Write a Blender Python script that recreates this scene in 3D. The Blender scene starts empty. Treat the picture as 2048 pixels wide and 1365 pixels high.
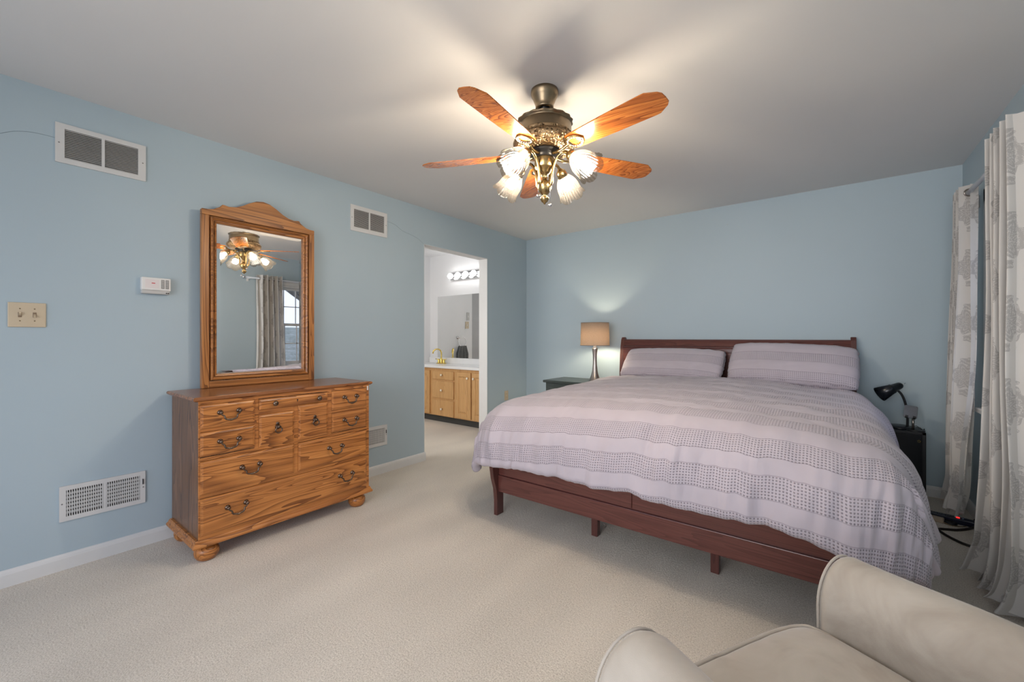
import bpy, bmesh, math, random
from mathutils import Vector, Matrix, Euler, noise
random.seed(7)
PI = math.pi
scene = bpy.context.scene
COL = scene.collection

# ------------------------------------------------------------------ camera, world, lights, exposure
XL, XR, YB, YR, ZC = -3.122, 0.752, 4.372, -1.9, 2.44      # left wall, right wall, back wall, rear wall, ceiling
cam = bpy.data.cameras.new('camera'); cam_o = bpy.data.objects.new('camera', cam); COL.objects.link(cam_o)
cam.sensor_width = 36.0; cam.lens = 832.0 / 2048.0 * 36.0
cam.shift_y = -7.5 / 2048.0
cam.clip_start = 0.03
cam_o.location = (0, 0, 1.19); cam_o.rotation_euler = (PI / 2, 0, math.radians(37.525))
scene.camera = cam_o
scene.view_settings.view_transform = 'Standard'; scene.view_settings.look = 'None'
scene.view_settings.gamma = 1.0; scene.view_settings.use_curve_mapping = False
scene.view_settings.exposure = 0.17
scene.cycles.max_bounces = 10; scene.cycles.diffuse_bounces = 7; scene.cycles.glossy_bounces = 5
scene.cycles.transmission_bounces = 6; scene.cycles.transparent_max_bounces = 16
scene.cycles.sample_clamp_indirect = 6.0

world = bpy.data.worlds.new('world'); scene.world = world; world.use_nodes = True
wn = world.node_tree; wbg = wn.nodes['Background']
wtc = wn.nodes.new('ShaderNodeTexCoord'); wsx = wn.nodes.new('ShaderNodeSeparateXYZ'); wrp = wn.nodes.new('ShaderNodeValToRGB')
wn.links.new(wtc.outputs['Generated'], wsx.inputs[0]); wn.links.new(wsx.outputs['Z'], wrp.inputs['Fac'])
wrp.color_ramp.elements[0].position = 0.0; wrp.color_ramp.elements[0].color = (0.62, 0.66, 0.80, 1)
wrp.color_ramp.elements[1].position = 0.5; wrp.color_ramp.elements[1].color = (0.50, 0.58, 0.80, 1)
wn.links.new(wrp.outputs['Color'], wbg.inputs['Color']); wbg.inputs['Strength'].default_value = 2.0

def area_light(name, loc, rot, sx, sy, power, col):
    l = bpy.data.lights.new(name, 'AREA'); l.shape = 'RECTANGLE'; l.size = sx; l.size_y = sy
    l.energy = power; l.color = col
    o = bpy.data.objects.new(name, l); COL.objects.link(o); o.location = loc; o.rotation_euler = rot
    return o
# added fill lights, out of view: behind the camera, beside it, in the bathroom
rl = area_light('rear_fill', (-0.45, YR - 0.20, 1.35), (PI / 2, 0, 0), 1.9, 1.8, 33.0, (1.0, 0.975, 0.94)); rl.data.spread = math.radians(120)
area_light('side_fill', (XR + 0.3, -0.45, 1.45), (0, PI / 2, 0), 1.4, 1.9, 3.0, (0.95, 0.98, 1.0))
area_light('bathroom_fill', (-4.3, 0.74, 1.6), (PI / 2, 0, 0), 1.4, 1.4, 27.0, (1.0, 0.98, 0.95))
BULB = 470.0           # fan bulbs (emission strength)
TABLE_BULB = 230.0
BATH_GLOBE = 9.0

# ------------------------------------------------------------------ node helpers
class G:
    """small helper that writes node expressions"""
    def __init__(s, name, rough=0.5, spec=0.5):
        s.m = bpy.data.materials.new(name); s.m.use_nodes = True
        s.t = s.m.node_tree; s.n = s.t.nodes; s.b = s.n['Principled BSDF']; s.out = s.n['Material Output']
        s.b.inputs['Roughness'].default_value = rough
        s.b.inputs['Specular IOR Level'].default_value = spec
    def link(s, a, b): s.t.links.new(a, b)
    def put(s, sock, v):
        if isinstance(v, bpy.types.NodeSocket): s.link(v, sock)
        else: sock.default_value = v
    def M(s, op, a, b=None, c=None, clamp=False):
        n = s.n.new('ShaderNodeMath'); n.operation = op; n.use_clamp = clamp
        for i, v in enumerate((a, b, c)):
            if v is not None: s.put(n.inputs[i], v)
        return n.outputs[0]
    def coord(s, kind='Object', scale=(1, 1, 1), loc=(0, 0, 0), rot=(0, 0, 0)):
        tc = s.n.new('ShaderNodeTexCoord'); mp = s.n.new('ShaderNodeMapping')
        s.link(tc.outputs[kind], mp.inputs['Vector'])
        mp.inputs['Scale'].default_value = scale; mp.inputs['Location'].default_value = loc; mp.inputs['Rotation'].default_value = rot
        return mp.outputs[0]
    def noise(s, vec, scale=5, detail=3, rough=0.5, dist=0.0):
        n = s.n.new('ShaderNodeTexNoise'); s.link(vec, n.inputs['Vector'])
        n.inputs['Scale'].default_value = scale; n.inputs['Detail'].default_value = detail
        n.inputs['Roughness'].default_value = rough; n.inputs['Distortion'].default_value = dist
        return n.outputs['Fac']
    def wave(s, vec, scale, dist, detail=2, dscale=1.0, axis='X', prof='SIN'):
        n = s.n.new('ShaderNodeTexWave'); n.wave_type = 'BANDS'; n.bands_direction = axis; n.wave_profile = prof
        s.link(vec, n.inputs['Vector']); n.inputs['Scale'].default_value = scale; n.inputs['Distortion'].default_value = dist
        n.inputs['Detail'].default_value = detail; n.inputs['Detail Scale'].default_value = dscale
        return n.outputs['Fac']
    def voronoi(s, vec, scale, feature='F1'):
        n = s.n.new('ShaderNodeTexVoronoi'); n.feature = feature; s.link(vec, n.inputs['Vector']); n.inputs['Scale'].default_value = scale
        return n.outputs['Distance']
    def ramp(s, fac, stops, interp='LINEAR'):
        n = s.n.new('ShaderNodeValToRGB'); s.put(n.inputs['Fac'], fac); cr = n.color_ramp; cr.interpolation = interp
        while len(cr.elements) < len(stops): cr.elements.new(0.5)
        for e, (p, c) in zip(cr.elements, stops):
            e.position = p; e.color = (c[0], c[1], c[2], 1)
        return n.outputs['Color']
    def mix(s, f, a, b, mode='MIX'):
        n = s.n.new('ShaderNodeMix'); n.data_type = 'RGBA'; n.blend_type = mode
        s.put(n.inputs[0], f)
        for i, v in ((6, a), (7, b)):
            if isinstance(v, bpy.types.NodeSocket): s.link(v, n.inputs[i])
            else: n.inputs[i].default_value = (v[0], v[1], v[2], 1)
        return n.outputs[2]
    def sep(s, vec):
        n = s.n.new('ShaderNodeSeparateXYZ'); s.link(vec, n.inputs[0]); return n.outputs
    def col(s, v):
        if isinstance(v, bpy.types.NodeSocket): s.link(v, s.b.inputs['Base Color'])
        else: s.b.inputs['Base Color'].default_value = (v[0], v[1], v[2], 1)
    def bump(s, h, strength=0.3, dist=0.01):
        n = s.n.new('ShaderNodeBump'); s.put(n.inputs['Height'], h)
        n.inputs['Strength'].default_value = strength; n.inputs['Distance'].default_value = dist
        s.link(n.outputs[0], s.b.inputs['Normal'])
    def rough(s, v): s.put(s.b.inputs['Roughness'], v)

def plain(name, c, rough=0.5, metal=0.0, spec=0.5, var=0.06, vs=9.0):
    g = G(name, rough, spec); v = g.coord()
    f = g.noise(v, vs, 3)
    g.col(g.ramp(f, [(0.3, [x * (1 - var) for x in c]), (0.7, [min(1, x * (1 + var)) for x in c])]))
    g.b.inputs['Metallic'].default_value = metal
    return g.m

def metal(name, c, rough=0.3, var=0.08, ornate=False, dark=None):
    g = G(name, rough); v = g.coord(); f = g.noise(v, 30 if not ornate else 60, 3)
    g.b.inputs['Metallic'].default_value = 1.0
    if ornate:
        d = g.voronoi(g.coord(scale=(1, 1, 1)), 75); f2 = g.M('MULTIPLY', d, 1.7, clamp=True)
        g.col(g.ramp(f2, [(0.12, dark), (0.5, c), (0.9, [min(1, x * 1.6) for x in c])]))
        g.bump(f2, 0.9, 0.006)
    else:
        g.col(g.ramp(f, [(0.3, [x * (1 - var) for x in c]), (0.7, [min(1, x * (1 + var)) for x in c])]))
    return g.m

def wood(name, dark, mid, light, grain='y', rough=0.33, scale=1.0, streak=1.0, spec=0.5, tint=None):
    """grain = axis the fibres run along, in the thing's own coordinates"""
    g = G(name, rough, spec)
    st = {'x': (0.07, 1, 1), 'y': (1, 0.07, 1), 'z': (1, 1, 0.07)}[grain]
    v = g.coord(scale=tuple(q * scale for q in st))
    n1 = g.noise(v, 10, 2, 0.4, 0.8)                       # broad cathedral figure
    ring = g.M('FRACT', g.M('MULTIPLY', n1, 15.0))
    ring = g.M('POWER', ring, 1.8)
    n2 = g.noise(g.coord(scale=tuple(q * scale for q in {'x': (0.03, 1, 1), 'y': (1, 0.03, 1), 'z': (1, 1, 0.03)}[grain])), 170, 2, 0.6)
    f = g.M('ADD', g.M('MULTIPLY', ring, 0.55 * streak), g.M('MULTIPLY', n2, 0.55))
    f = g.M('ADD', f, g.M('MULTIPLY', g.noise(v, 4, 2), 0.35))
    c = g.ramp(f, [(0.30, light), (0.62, mid), (1.0, dark)])
    g.col(c); g.bump(n2, 0.08, 0.002)
    return g.m

# ------------------------------------------------------------------ mesh helpers
def mk(): return bmesh.new()
def put(bm, src, M=None, flip=False):
    vs = [bm.verts.new((M @ v.co) if M is not None else v.co) for v in src.verts]
    src.verts.index_update()
    for f in src.faces:
        try: nf = bm.faces.new([vs[v.index] for v in f.verts]); nf.smooth = f.smooth
        except ValueError: pass
    src.free()
def box(bm, x0, x1, y0, y1, z0, z1, bev=0.0, seg=2, M=None):
    t = bmesh.new(); bmesh.ops.create_cube(t, size=1.0)
    for v in t.verts:
        v.co = ((x0 + x1) / 2 + v.co.x * (x1 - x0), (y0 + y1) / 2 + v.co.y * (y1 - y0), (z0 + z1) / 2 + v.co.z * (z1 - z0))
    if bev > 0:
        bmesh.ops.bevel(t, geom=t.edges[:], offset=bev, segments=seg, profile=0.5, affect='EDGES')
    put(bm, t, M)
    return bm
def lathe(bm, prof, n=32, M=None, smooth=True, fn=None):
    """prof: list of (r, z); fn(r, z, ang) may change the radius"""
    t = bmesh.new(); rings = []
    for r, z in prof:
        if r < 1e-6: rings.append([t.verts.new((0, 0, z))])
        else:
            row = []
            for k in range(n):
                a = 2 * PI * k / n; rr, zz = (r, z) if fn is None else fn(r, z, a)
                row.append(t.verts.new((rr * math.cos(a), rr * math.sin(a), zz)))
            rings.append(row)
    for A, B in zip(rings, rings[1:]):
        for k in range(n):
            k2 = (k + 1) % n
            if len(A) == 1 and len(B) == 1: continue
            if len(A) == 1: f = t.faces.new((A[0], B[k2], B[k]))
            elif len(B) == 1: f = t.faces.new((A[k], A[k2], B[0]))
            else: f = t.faces.new((A[k], A[k2], B[k2], B[k]))
            f.smooth = smooth
    bmesh.ops.recalc_face_normals(t, faces=t.faces[:])
    put(bm, t, M); return bm
def tube(bm, pts, r, n=10, M=None, closed=False, cap=True):
    pts = [Vector(p) for p in pts]; N = len(pts)
    rs = r if isinstance(r, (list, tuple)) else [r] * N
    t = bmesh.new(); rings = []; up = None
    for i, p in enumerate(pts):
        if closed: d = pts[(i + 1) % N] - pts[i - 1]
        else: d = pts[min(i + 1, N - 1)] - pts[max(i - 1, 0)]
        d.normalize()
        if up is None:
            up = Vector((0, 0, 1)) if abs(d.z) < 0.9 else Vector((1, 0, 0))
        up = (up - d * up.dot(d)).normalized(); s = d.cross(up)
        rings.append([t.verts.new(p + (up * math.cos(2 * PI * k / n) + s * math.sin(2 * PI * k / n)) * rs[i]) for k in range(n)])
    for i in range(N if closed else N - 1):
        A, B = rings[i], rings[(i + 1) % N]
        for k in range(n):
            f = t.faces.new((A[k], B[k], B[(k + 1) % n], A[(k + 1) % n])); f.smooth = True
    if cap and not closed:
        t.faces.new(rings[0]); t.faces.new(rings[-1][::-1])
    bmesh.ops.recalc_face_normals(t, faces=t.faces[:])
    put(bm, t, M); return bm
def smooth_path(pts, k=8):
    """Catmull-Rom through the points"""
    P = [Vector(p) for p in pts]; out = []
    for i in range(len(P) - 1):
        p0, p1, p2, p3 = P[max(i - 1, 0)], P[i], P[i + 1], P[min(i + 2, len(P) - 1)]
        for j in range(k):
            u = j / k
            out.append(0.5 * ((2 * p1) + (p2 - p0) * u + (2 * p0 - 5 * p1 + 4 * p2 - p3) * u * u + (3 * p1 - p0 - 3 * p2 + p3) * u ** 3))
    out.append(P[-1]); return out
def prism(bm, pts, d0, d1, axis='x', bev=0.0, M=None):
    """polygon (a, b) extruded along axis from d0 to d1: axis x -> (y,z); y -> (x,z); z -> (x,y)"""
    t = bmesh.new()
    def P(a, b, d): return {'x': (d, a, b), 'y': (a, d, b), 'z': (a, b, d)}[axis]
    A = [t.verts.new(P(a, b, d0)) for a, b in pts]; B = [t.verts.new(P(a, b, d1)) for a, b in pts]
    t.faces.new(A); t.faces.new(B[::-1]); n = len(pts)
    for k in range(n): t.faces.new((A[k], B[k], B[(k + 1) % n], A[(k + 1) % n]))
    bmesh.ops.recalc_face_normals(t, faces=t.faces[:])
    if bev > 0:
        es = [e for e in t.edges if len(e.link_faces) == 2 and e.calc_face_angle(0) > 0.6]
        bmesh.ops.bevel(t, geom=es, offset=bev, segments=2, profile=0.5, affect='EDGES')
    put(bm, t, M); return bm
def sweep_rect(bm, cx, cy, prof, M=None):
    """moulding: profile [(outset, z)] swept round the rectangle cx=(x0,x1), cy=(y0,y1)"""
    t = bmesh.new(); rows = []
    for o, z in prof:
        rows.append([t.verts.new(p) for p in ((cx[0] - o, cy[0] - o, z), (cx[1] + o, cy[0] - o, z), (cx[1] + o, cy[1] + o, z), (cx[0] - o, cy[1] + o, z))])
    for A, B in zip(rows, rows[1:]):
        for k in range(4): t.faces.new((A[k], A[(k + 1) % 4], B[(k + 1) % 4], B[k]))
    t.faces.new(rows[0][::-1]); t.faces.new(rows[-1])
    bmesh.ops.recalc_face_normals(t, faces=t.faces[:])
    put(bm, t, M); return bm
def star(n, r0, r1, c=(0, 0), rot=PI / 2):
    return [(c[0] + (r0 if k % 2 == 0 else r1) * math.cos(rot + PI * k / n), c[1] + (r0 if k % 2 == 0 else r1) * math.sin(rot + PI * k / n)) for k in range(2 * n)]

def root_matrix(o):
    m = Matrix.Translation(o.location) @ o.rotation_euler.to_matrix().to_4x4()
    return (root_matrix(o.parent) @ m) if o.parent else m
def obj(name, bm, mat, parent=None, smooth=None, local=False, label=None):
    """link the bmesh as ONE mesh object; verts are in world space unless local"""
    me = bpy.data.meshes.new(name)
    if parent is not None and not local:
        bm.transform(root_matrix(parent).inverted())
    if smooth is not None:
        for f in bm.faces: f.smooth = smooth
    bm.to_mesh(me); bm.free()
    me.materials.append(mat)
    o = bpy.data.objects.new(name, me); COL.objects.link(o)
    if parent is not None: o.parent = parent
    if label: o['label'] = label
    return o
def auto_smooth(o, ang=35):
    me = o.data
    for p in me.polygons: p.use_smooth = True
    import numpy as np
    bm = bmesh.new(); bm.from_mesh(me)
    for e in bm.edges:
        e.smooth = not (len(e.link_faces) == 2 and e.calc_face_angle(0) > math.radians(ang))
    bm.to_mesh(me); bm.free(); return o
def thing(name, label, cat, loc=(0, 0, 0), rotz=0.0, group=None):
    o = bpy.data.objects.new(name, None); COL.objects.link(o); o.empty_display_size = 0.05
    o.location = loc; o.rotation_euler = (0, 0, rotz); o['label'] = label; o['category'] = cat
    if group: o['group'] = group
    return o
def tag(o, label, cat, group=None):
    o['label'] = label; o['category'] = cat
    if group: o['group'] = group
    return o
def struct(name, bm, mat, parent=None, smooth=None):
    o = obj(name, bm, mat, parent, smooth)
    if parent is None: o['kind'] = 'structure'
    return o
def rebase(o, loc):
    """move the origin of a single-mesh thing to loc"""
    o.data.transform(Matrix.Translation(-Vector(loc))); o.location = loc; return o

# ------------------------------------------------------------------ materials
def wall_mat(name, c, bump=0.05):
    g = G(name, 0.62, 0.35); v = g.coord()
    f = g.noise(v, 1.3, 2); f2 = g.noise(v, 260, 2)
    g.col(g.ramp(f, [(0.3, [x * 0.985 for x in c]), (0.7, [min(1, x * 1.015) for x in c])]))
    g.bump(f2, bump, 0.002); return g.m
M_BLUE = wall_mat('blue_wall_paint', (0.405, 0.495, 0.545))
M_CEIL = wall_mat('ceiling_paint', (0.66, 0.655, 0.645))
M_WHITE = plain('white_trim_paint', (0.66, 0.66, 0.65), 0.35, var=0.02)
M_BATHW = wall_mat('bathroom_white_paint', (0.74, 0.74, 0.75))
def carpet():
    g = G('beige_carpet', 0.95, 0.1); v = g.coord()
    f = g.noise(v, 170, 4, 0.75); f1 = g.noise(v, 60, 3, 0.6); big = g.noise(v, 2.2, 3, 0.55, 0.6); bigs = g.noise(g.coord(scale=(1, 0.35, 1), rot=(0, 0, 0.5)), 2.6, 2)
    c = g.ramp(f, [(0.30, (0.35, 0.30, 0.235)), (0.5, (0.68, 0.615, 0.525)), (0.70, (0.90, 0.84, 0.75))])
    c = g.mix(g.M('MULTIPLY', g.M('SUBTRACT', big, 0.35, clamp=True), 0.9, clamp=True), c, (0.72, 0.66, 0.575))
    k = g.M('ADD', 0.72, g.M('MULTIPLY', bigs, 0.52))
    n = g.n.new('ShaderNodeVectorMath'); n.operation = 'SCALE'; g.link(c, n.inputs[0]); g.link(k, n.inputs['Scale'])
    g.link(n.outputs[0], g.b.inputs['Base Color'])
    g.b.inputs['Sheen Weight'].default_value = 0.25; g.b.inputs['Sheen Roughness'].default_value = 0.6
    h = g.M('ADD', g.M('MULTIPLY', f, 1.0), g.M('MULTIPLY', f1, 0.7)); g.bump(h, 0.55, 0.012); return g.m
M_CARPET = carpet()
OD, OM, OL = (0.185, 0.062, 0.016), (0.42, 0.158, 0.040), (0.60, 0.25, 0.070)
M_OAK_Y = wood('honey_oak_long', OD, OM, OL, 'y')
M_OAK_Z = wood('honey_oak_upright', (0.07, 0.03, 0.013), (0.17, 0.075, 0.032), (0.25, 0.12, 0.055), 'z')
M_OAK_TOP = wood('honey_oak_top', (0.11, 0.036, 0.012), (0.28, 0.105, 0.036), (0.39, 0.165, 0.062), 'y', rough=0.22)
M_OAK_MIR = wood('honey_oak_mirror', (0.15, 0.052, 0.014), (0.38, 0.150, 0.040), (0.52, 0.225, 0.066), 'y', scale=0.8)
M_OAK_MIRZ = wood('honey_oak_mirror_upright', (0.15, 0.052, 0.014), (0.38, 0.150, 0.040), (0.52, 0.225, 0.066), 'z', scale=0.8)
M_CHERRY = wood('dark_cherry', (0.030, 0.010, 0.009), (0.105, 0.034, 0.028), (0.15, 0.052, 0.041), 'x', rough=0.28, streak=0.5)
M_CHERRYZ = wood('dark_cherry_upright', (0.025, 0.010, 0.009), (0.085, 0.030, 0.026), (0.125, 0.048, 0.038), 'z', rough=0.30, streak=0.5)
M_BLADE = wood('fan_blade_oak', (0.17, 0.042, 0.008), (0.42, 0.125, 0.022), (0.58, 0.21, 0.04), 'x', rough=0.2, scale=1.2)
M_VAN = wood('vanity_oak', (0.36, 0.185, 0.068), (0.57, 0.325, 0.130), (0.66, 0.395, 0.175), 'z', rough=0.4, streak=0.5)
M_DARKPULL = metal('dark_bronze_pull', (0.17, 0.125, 0.095), 0.32)
M_BRASS = metal('antique_brass', (0.40, 0.285, 0.13), 0.26)
M_BRASSD = metal('dull_antique_brass', (0.27, 0.205, 0.13), 0.36)
M_ORNATE = metal('embossed_antique_brass', (0.26, 0.175, 0.095), 0.36, ornate=True, dark=(0.035, 0.02, 0.01))
M_BLACKM = plain('black_hub_metal', (0.015, 0.014, 0.014), 0.35)
M_CHROME = metal('chrome', (0.72, 0.72, 0.73), 0.12)
M_NICKEL = metal('brushed_nickel', (0.45, 0.40, 0.36), 0.30)
M_GOLD = metal('satin_gold', (0.75, 0.56, 0.16), 0.25)
M_VENT = plain('vent_white', (0.62, 0.62, 0.61), 0.4, var=0.02)
M_VENTDARK = plain('vent_dark_inside', (0.045, 0.043, 0.04), 0.8)
M_VENTGREY = plain('vent_louvre_grey', (0.50, 0.495, 0.48), 0.5, var=0.05)
M_ALMOND = plain('almond_plastic', (0.56, 0.46, 0.32), 0.35, var=0.02)
M_WPLAST = plain('white_plastic', (0.74, 0.73, 0.71), 0.4, var=0.02)
M_GPLAST = plain('grey_plastic', (0.22, 0.21, 0.20), 0.5)
M_RED = plain('red_mark', (0.55, 0.06, 0.07), 0.5)
M_BLACK = plain('black_lacquer', (0.006, 0.008, 0.012), 0.25, var=0.2)
M_BLACKS = plain('black_satin', (0.010, 0.011, 0.014), 0.42, var=0.2)
M_NAVY = plain('navy_plastic', (0.010, 0.014, 0.035), 0.3, var=0.2)
M_GREENB = plain('black_green_paint', (0.045, 0.060, 0.056), 0.35, var=0.15)
M_STONE = plain('white_cultured_marble', (0.80, 0.80, 0.80), 0.2, var=0.02)
M_SHEET = plain('white_sheet', (0.72, 0.72, 0.75), 0.85, var=0.02)
M_TOWEL = plain('grey_towel', (0.12, 0.125, 0.13), 0.95, var=0.2, vs=60)
M_BROWNC = plain('brown_black_cable', (0.018, 0.012, 0.009), 0.45)
M_BEIGE = plain('beige_plastic', (0.42, 0.34, 0.25), 0.5)
M_PEARL = plain('cream_ceramic_knob', (0.78, 0.70, 0.56), 0.25)
def mirror_mat():
    g = G('mirror_glass', 0.012); v = g.coord(); f = g.noise(v, 3, 2)
    g.col(g.ramp(f, [(0.3, (0.88, 0.89, 0.88)), (0.7, (0.92, 0.92, 0.91))])); g.b.inputs['Metallic'].default_value = 1; return g.m
M_MIRROR = mirror_mat()
def emit(name, c, s):
    g = G(name, 0.3); v = g.coord(); f = g.noise(v, 20, 1)
    c2 = g.ramp(f, [(0.2, [x * 0.97 for x in c]), (0.8, c)])
    g.col(c2); g.link(c2, g.b.inputs['Emission Color']); g.b.inputs['Emission Strength'].default_value = s; return g.m
M_BULB = emit('lit_fan_bulb', (1.0, 0.89, 0.76), BULB)
M_TBULB = emit('lit_table_bulb', (1.0, 0.86, 0.62), TABLE_BULB)
M_GLOBE = emit('lit_globe', (1.0, 0.99, 0.97), BATH_GLOBE)
M_REDLED = emit('red_switch_glow', (0.9, 0.03, 0.03), 1.2)
def shade_glass():
    g = G('frosted_ribbed_glass', 0.35)
    uv = g.sep(g.coord('UV')); rib = g.M('SINE', g.M('MULTIPLY', uv[0], 2 * PI * 26))
    tr = g.n.new('ShaderNodeBsdfTranslucent'); tr.inputs['Color'].default_value = (0.050, 0.043, 0.035, 1)
    tp = g.n.new('ShaderNodeBsdfTransparent'); tp.inputs['Color'].default_value = (0.60, 0.56, 0.49, 1)
    gl = g.n.new('ShaderNodeBsdfGlossy'); gl.inputs['Roughness'].default_value = 0.15
    f = g.M('ADD', 0.74, g.M('MULTIPLY', rib, 0.10))
    m1 = g.n.new('ShaderNodeMixShader'); g.put(m1.inputs[0], f); g.link(tr.outputs[0], m1.inputs[1]); g.link(tp.outputs[0], m1.inputs[2])
    m2 = g.n.new('ShaderNodeMixShader'); m2.inputs[0].default_value = 0.06; g.link(m1.outputs[0], m2.inputs[1]); g.link(gl.outputs[0], m2.inputs[2])
    g.link(m2.outputs[0], g.out.inputs['Surface']); return g.m
M_SHADEGLASS = shade_glass()
def linen_shade():
    g = G('linen_lamp_shade', 0.9); v = g.coord(scale=(1, 1, 1)); w = g.noise(g.coord(scale=(1, 1, 4)), 160, 2); w2 = g.noise(g.coord(scale=(4, 4, 1)), 160, 2)
    c = g.ramp(g.M('MULTIPLY', g.M('ADD', w, w2), 0.5), [(0.3, (0.44, 0.34, 0.26)), (0.7, (0.60, 0.50, 0.40))])
    d = g.n.new('ShaderNodeBsdfDiffuse'); t = g.n.new('ShaderNodeBsdfTranslucent'); g.link(c, d.inputs[0]); g.link(c, t.inputs[0])
    m = g.n.new('ShaderNodeMixShader'); m.inputs[0].default_value = 0.45; g.link(d.outputs[0], m.inputs[1]); g.link(t.outputs[0], m.inputs[2])
    g.link(m.outputs[0], g.out.inputs['Surface']); return g.m
M_LINEN = linen_shade()
def pane_mat():
    g = G('window_glass', 0.02); tp = g.n.new('ShaderNodeBsdfTransparent'); gl = g.n.new('ShaderNodeBsdfGlossy'); gl.inputs['Roughness'].default_value = 0.02
    v = g.coord(); f = g.noise(v, 2, 1); g.link(g.ramp(f, [(0.2, (0.93, 0.95, 0.96)), (0.8, (0.96, 0.97, 0.98))]), tp.inputs[0])
    m = g.n.new('ShaderNodeMixShader'); m.inputs[0].default_value = 0.07; g.link(tp.outputs[0], m.inputs[1]); g.link(gl.outputs[0], m.inputs[2])
    g.link(m.outputs[0], g.out.inputs['Surface']); return g.m
M_PANE = pane_mat()
LAV = (0.465, 0.42, 0.465)
def waffle(name, bands_dir=1, bands=None, cell=0.0150, strength=0.9):
    """lavender cotton with bands of waffle weave; UV in metres; bands = [(start, end)] along UV axis bands_dir"""
    g = G(name, 0.85, 0.2); uv = g.sep(g.coord('UV'))
    u, v = uv[0], uv[1]; b = uv[bands_dir]
    mask = None
    for s, e in bands:
        k = g.M('MULTIPLY', g.M('GREATER_THAN', b, s), g.M('LESS_THAN', b, e))
        mask = k if mask is None else g.M('MAXIMUM', mask, k)
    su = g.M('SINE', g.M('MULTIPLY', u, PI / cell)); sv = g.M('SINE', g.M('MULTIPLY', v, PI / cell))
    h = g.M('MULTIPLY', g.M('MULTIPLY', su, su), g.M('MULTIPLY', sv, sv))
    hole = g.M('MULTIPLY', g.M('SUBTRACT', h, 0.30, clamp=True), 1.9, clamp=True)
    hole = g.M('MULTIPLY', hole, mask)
    lines = None                                            # stitched edge of each band
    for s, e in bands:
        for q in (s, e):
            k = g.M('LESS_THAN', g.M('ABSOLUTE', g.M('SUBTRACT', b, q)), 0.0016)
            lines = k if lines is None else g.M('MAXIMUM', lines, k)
    fn = g.noise(g.coord('UV', scale=(1, 1, 1)), 900, 2); lo = g.noise(g.coord('UV'), 6, 3)
    c = g.ramp(lo, [(0.3, [x * 0.96 for x in LAV]), (0.7, [x * 1.04 for x in LAV])])
    c = g.mix(g.M('MULTIPLY', hole, 0.62), c, (0.15, 0.125, 0.155))  # shade of the weave recesses mixed into the base colour
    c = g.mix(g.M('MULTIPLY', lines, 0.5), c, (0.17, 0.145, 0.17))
    g.col(c); g.b.inputs['Sheen Weight'].default_value = 0.2
    hh = g.M('SUBTRACT', g.M('MULTIPLY', fn, 0.12), g.M('MULTIPLY', hole, strength)); g.bump(hh, 0.8, 0.004); return g.m
def velvet():
    g = G('beige_velvet', 0.75, 0.25); v = g.coord()
    f = g.noise(v, 6, 4, 0.6, 0.8); f2 = g.noise(v, 500, 2)
    g.col(g.ramp(f, [(0.30, (0.34, 0.295, 0.245)), (0.5, (0.42, 0.375, 0.32)), (0.72, (0.47, 0.43, 0.375))]))
    g.b.inputs['Sheen Weight'].default_value = 0.45; g.b.inputs['Sheen Roughness'].default_value = 0.35
    g.bump(f2, 0.12, 0.002); return g.m
M_VELVET = velvet()
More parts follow.
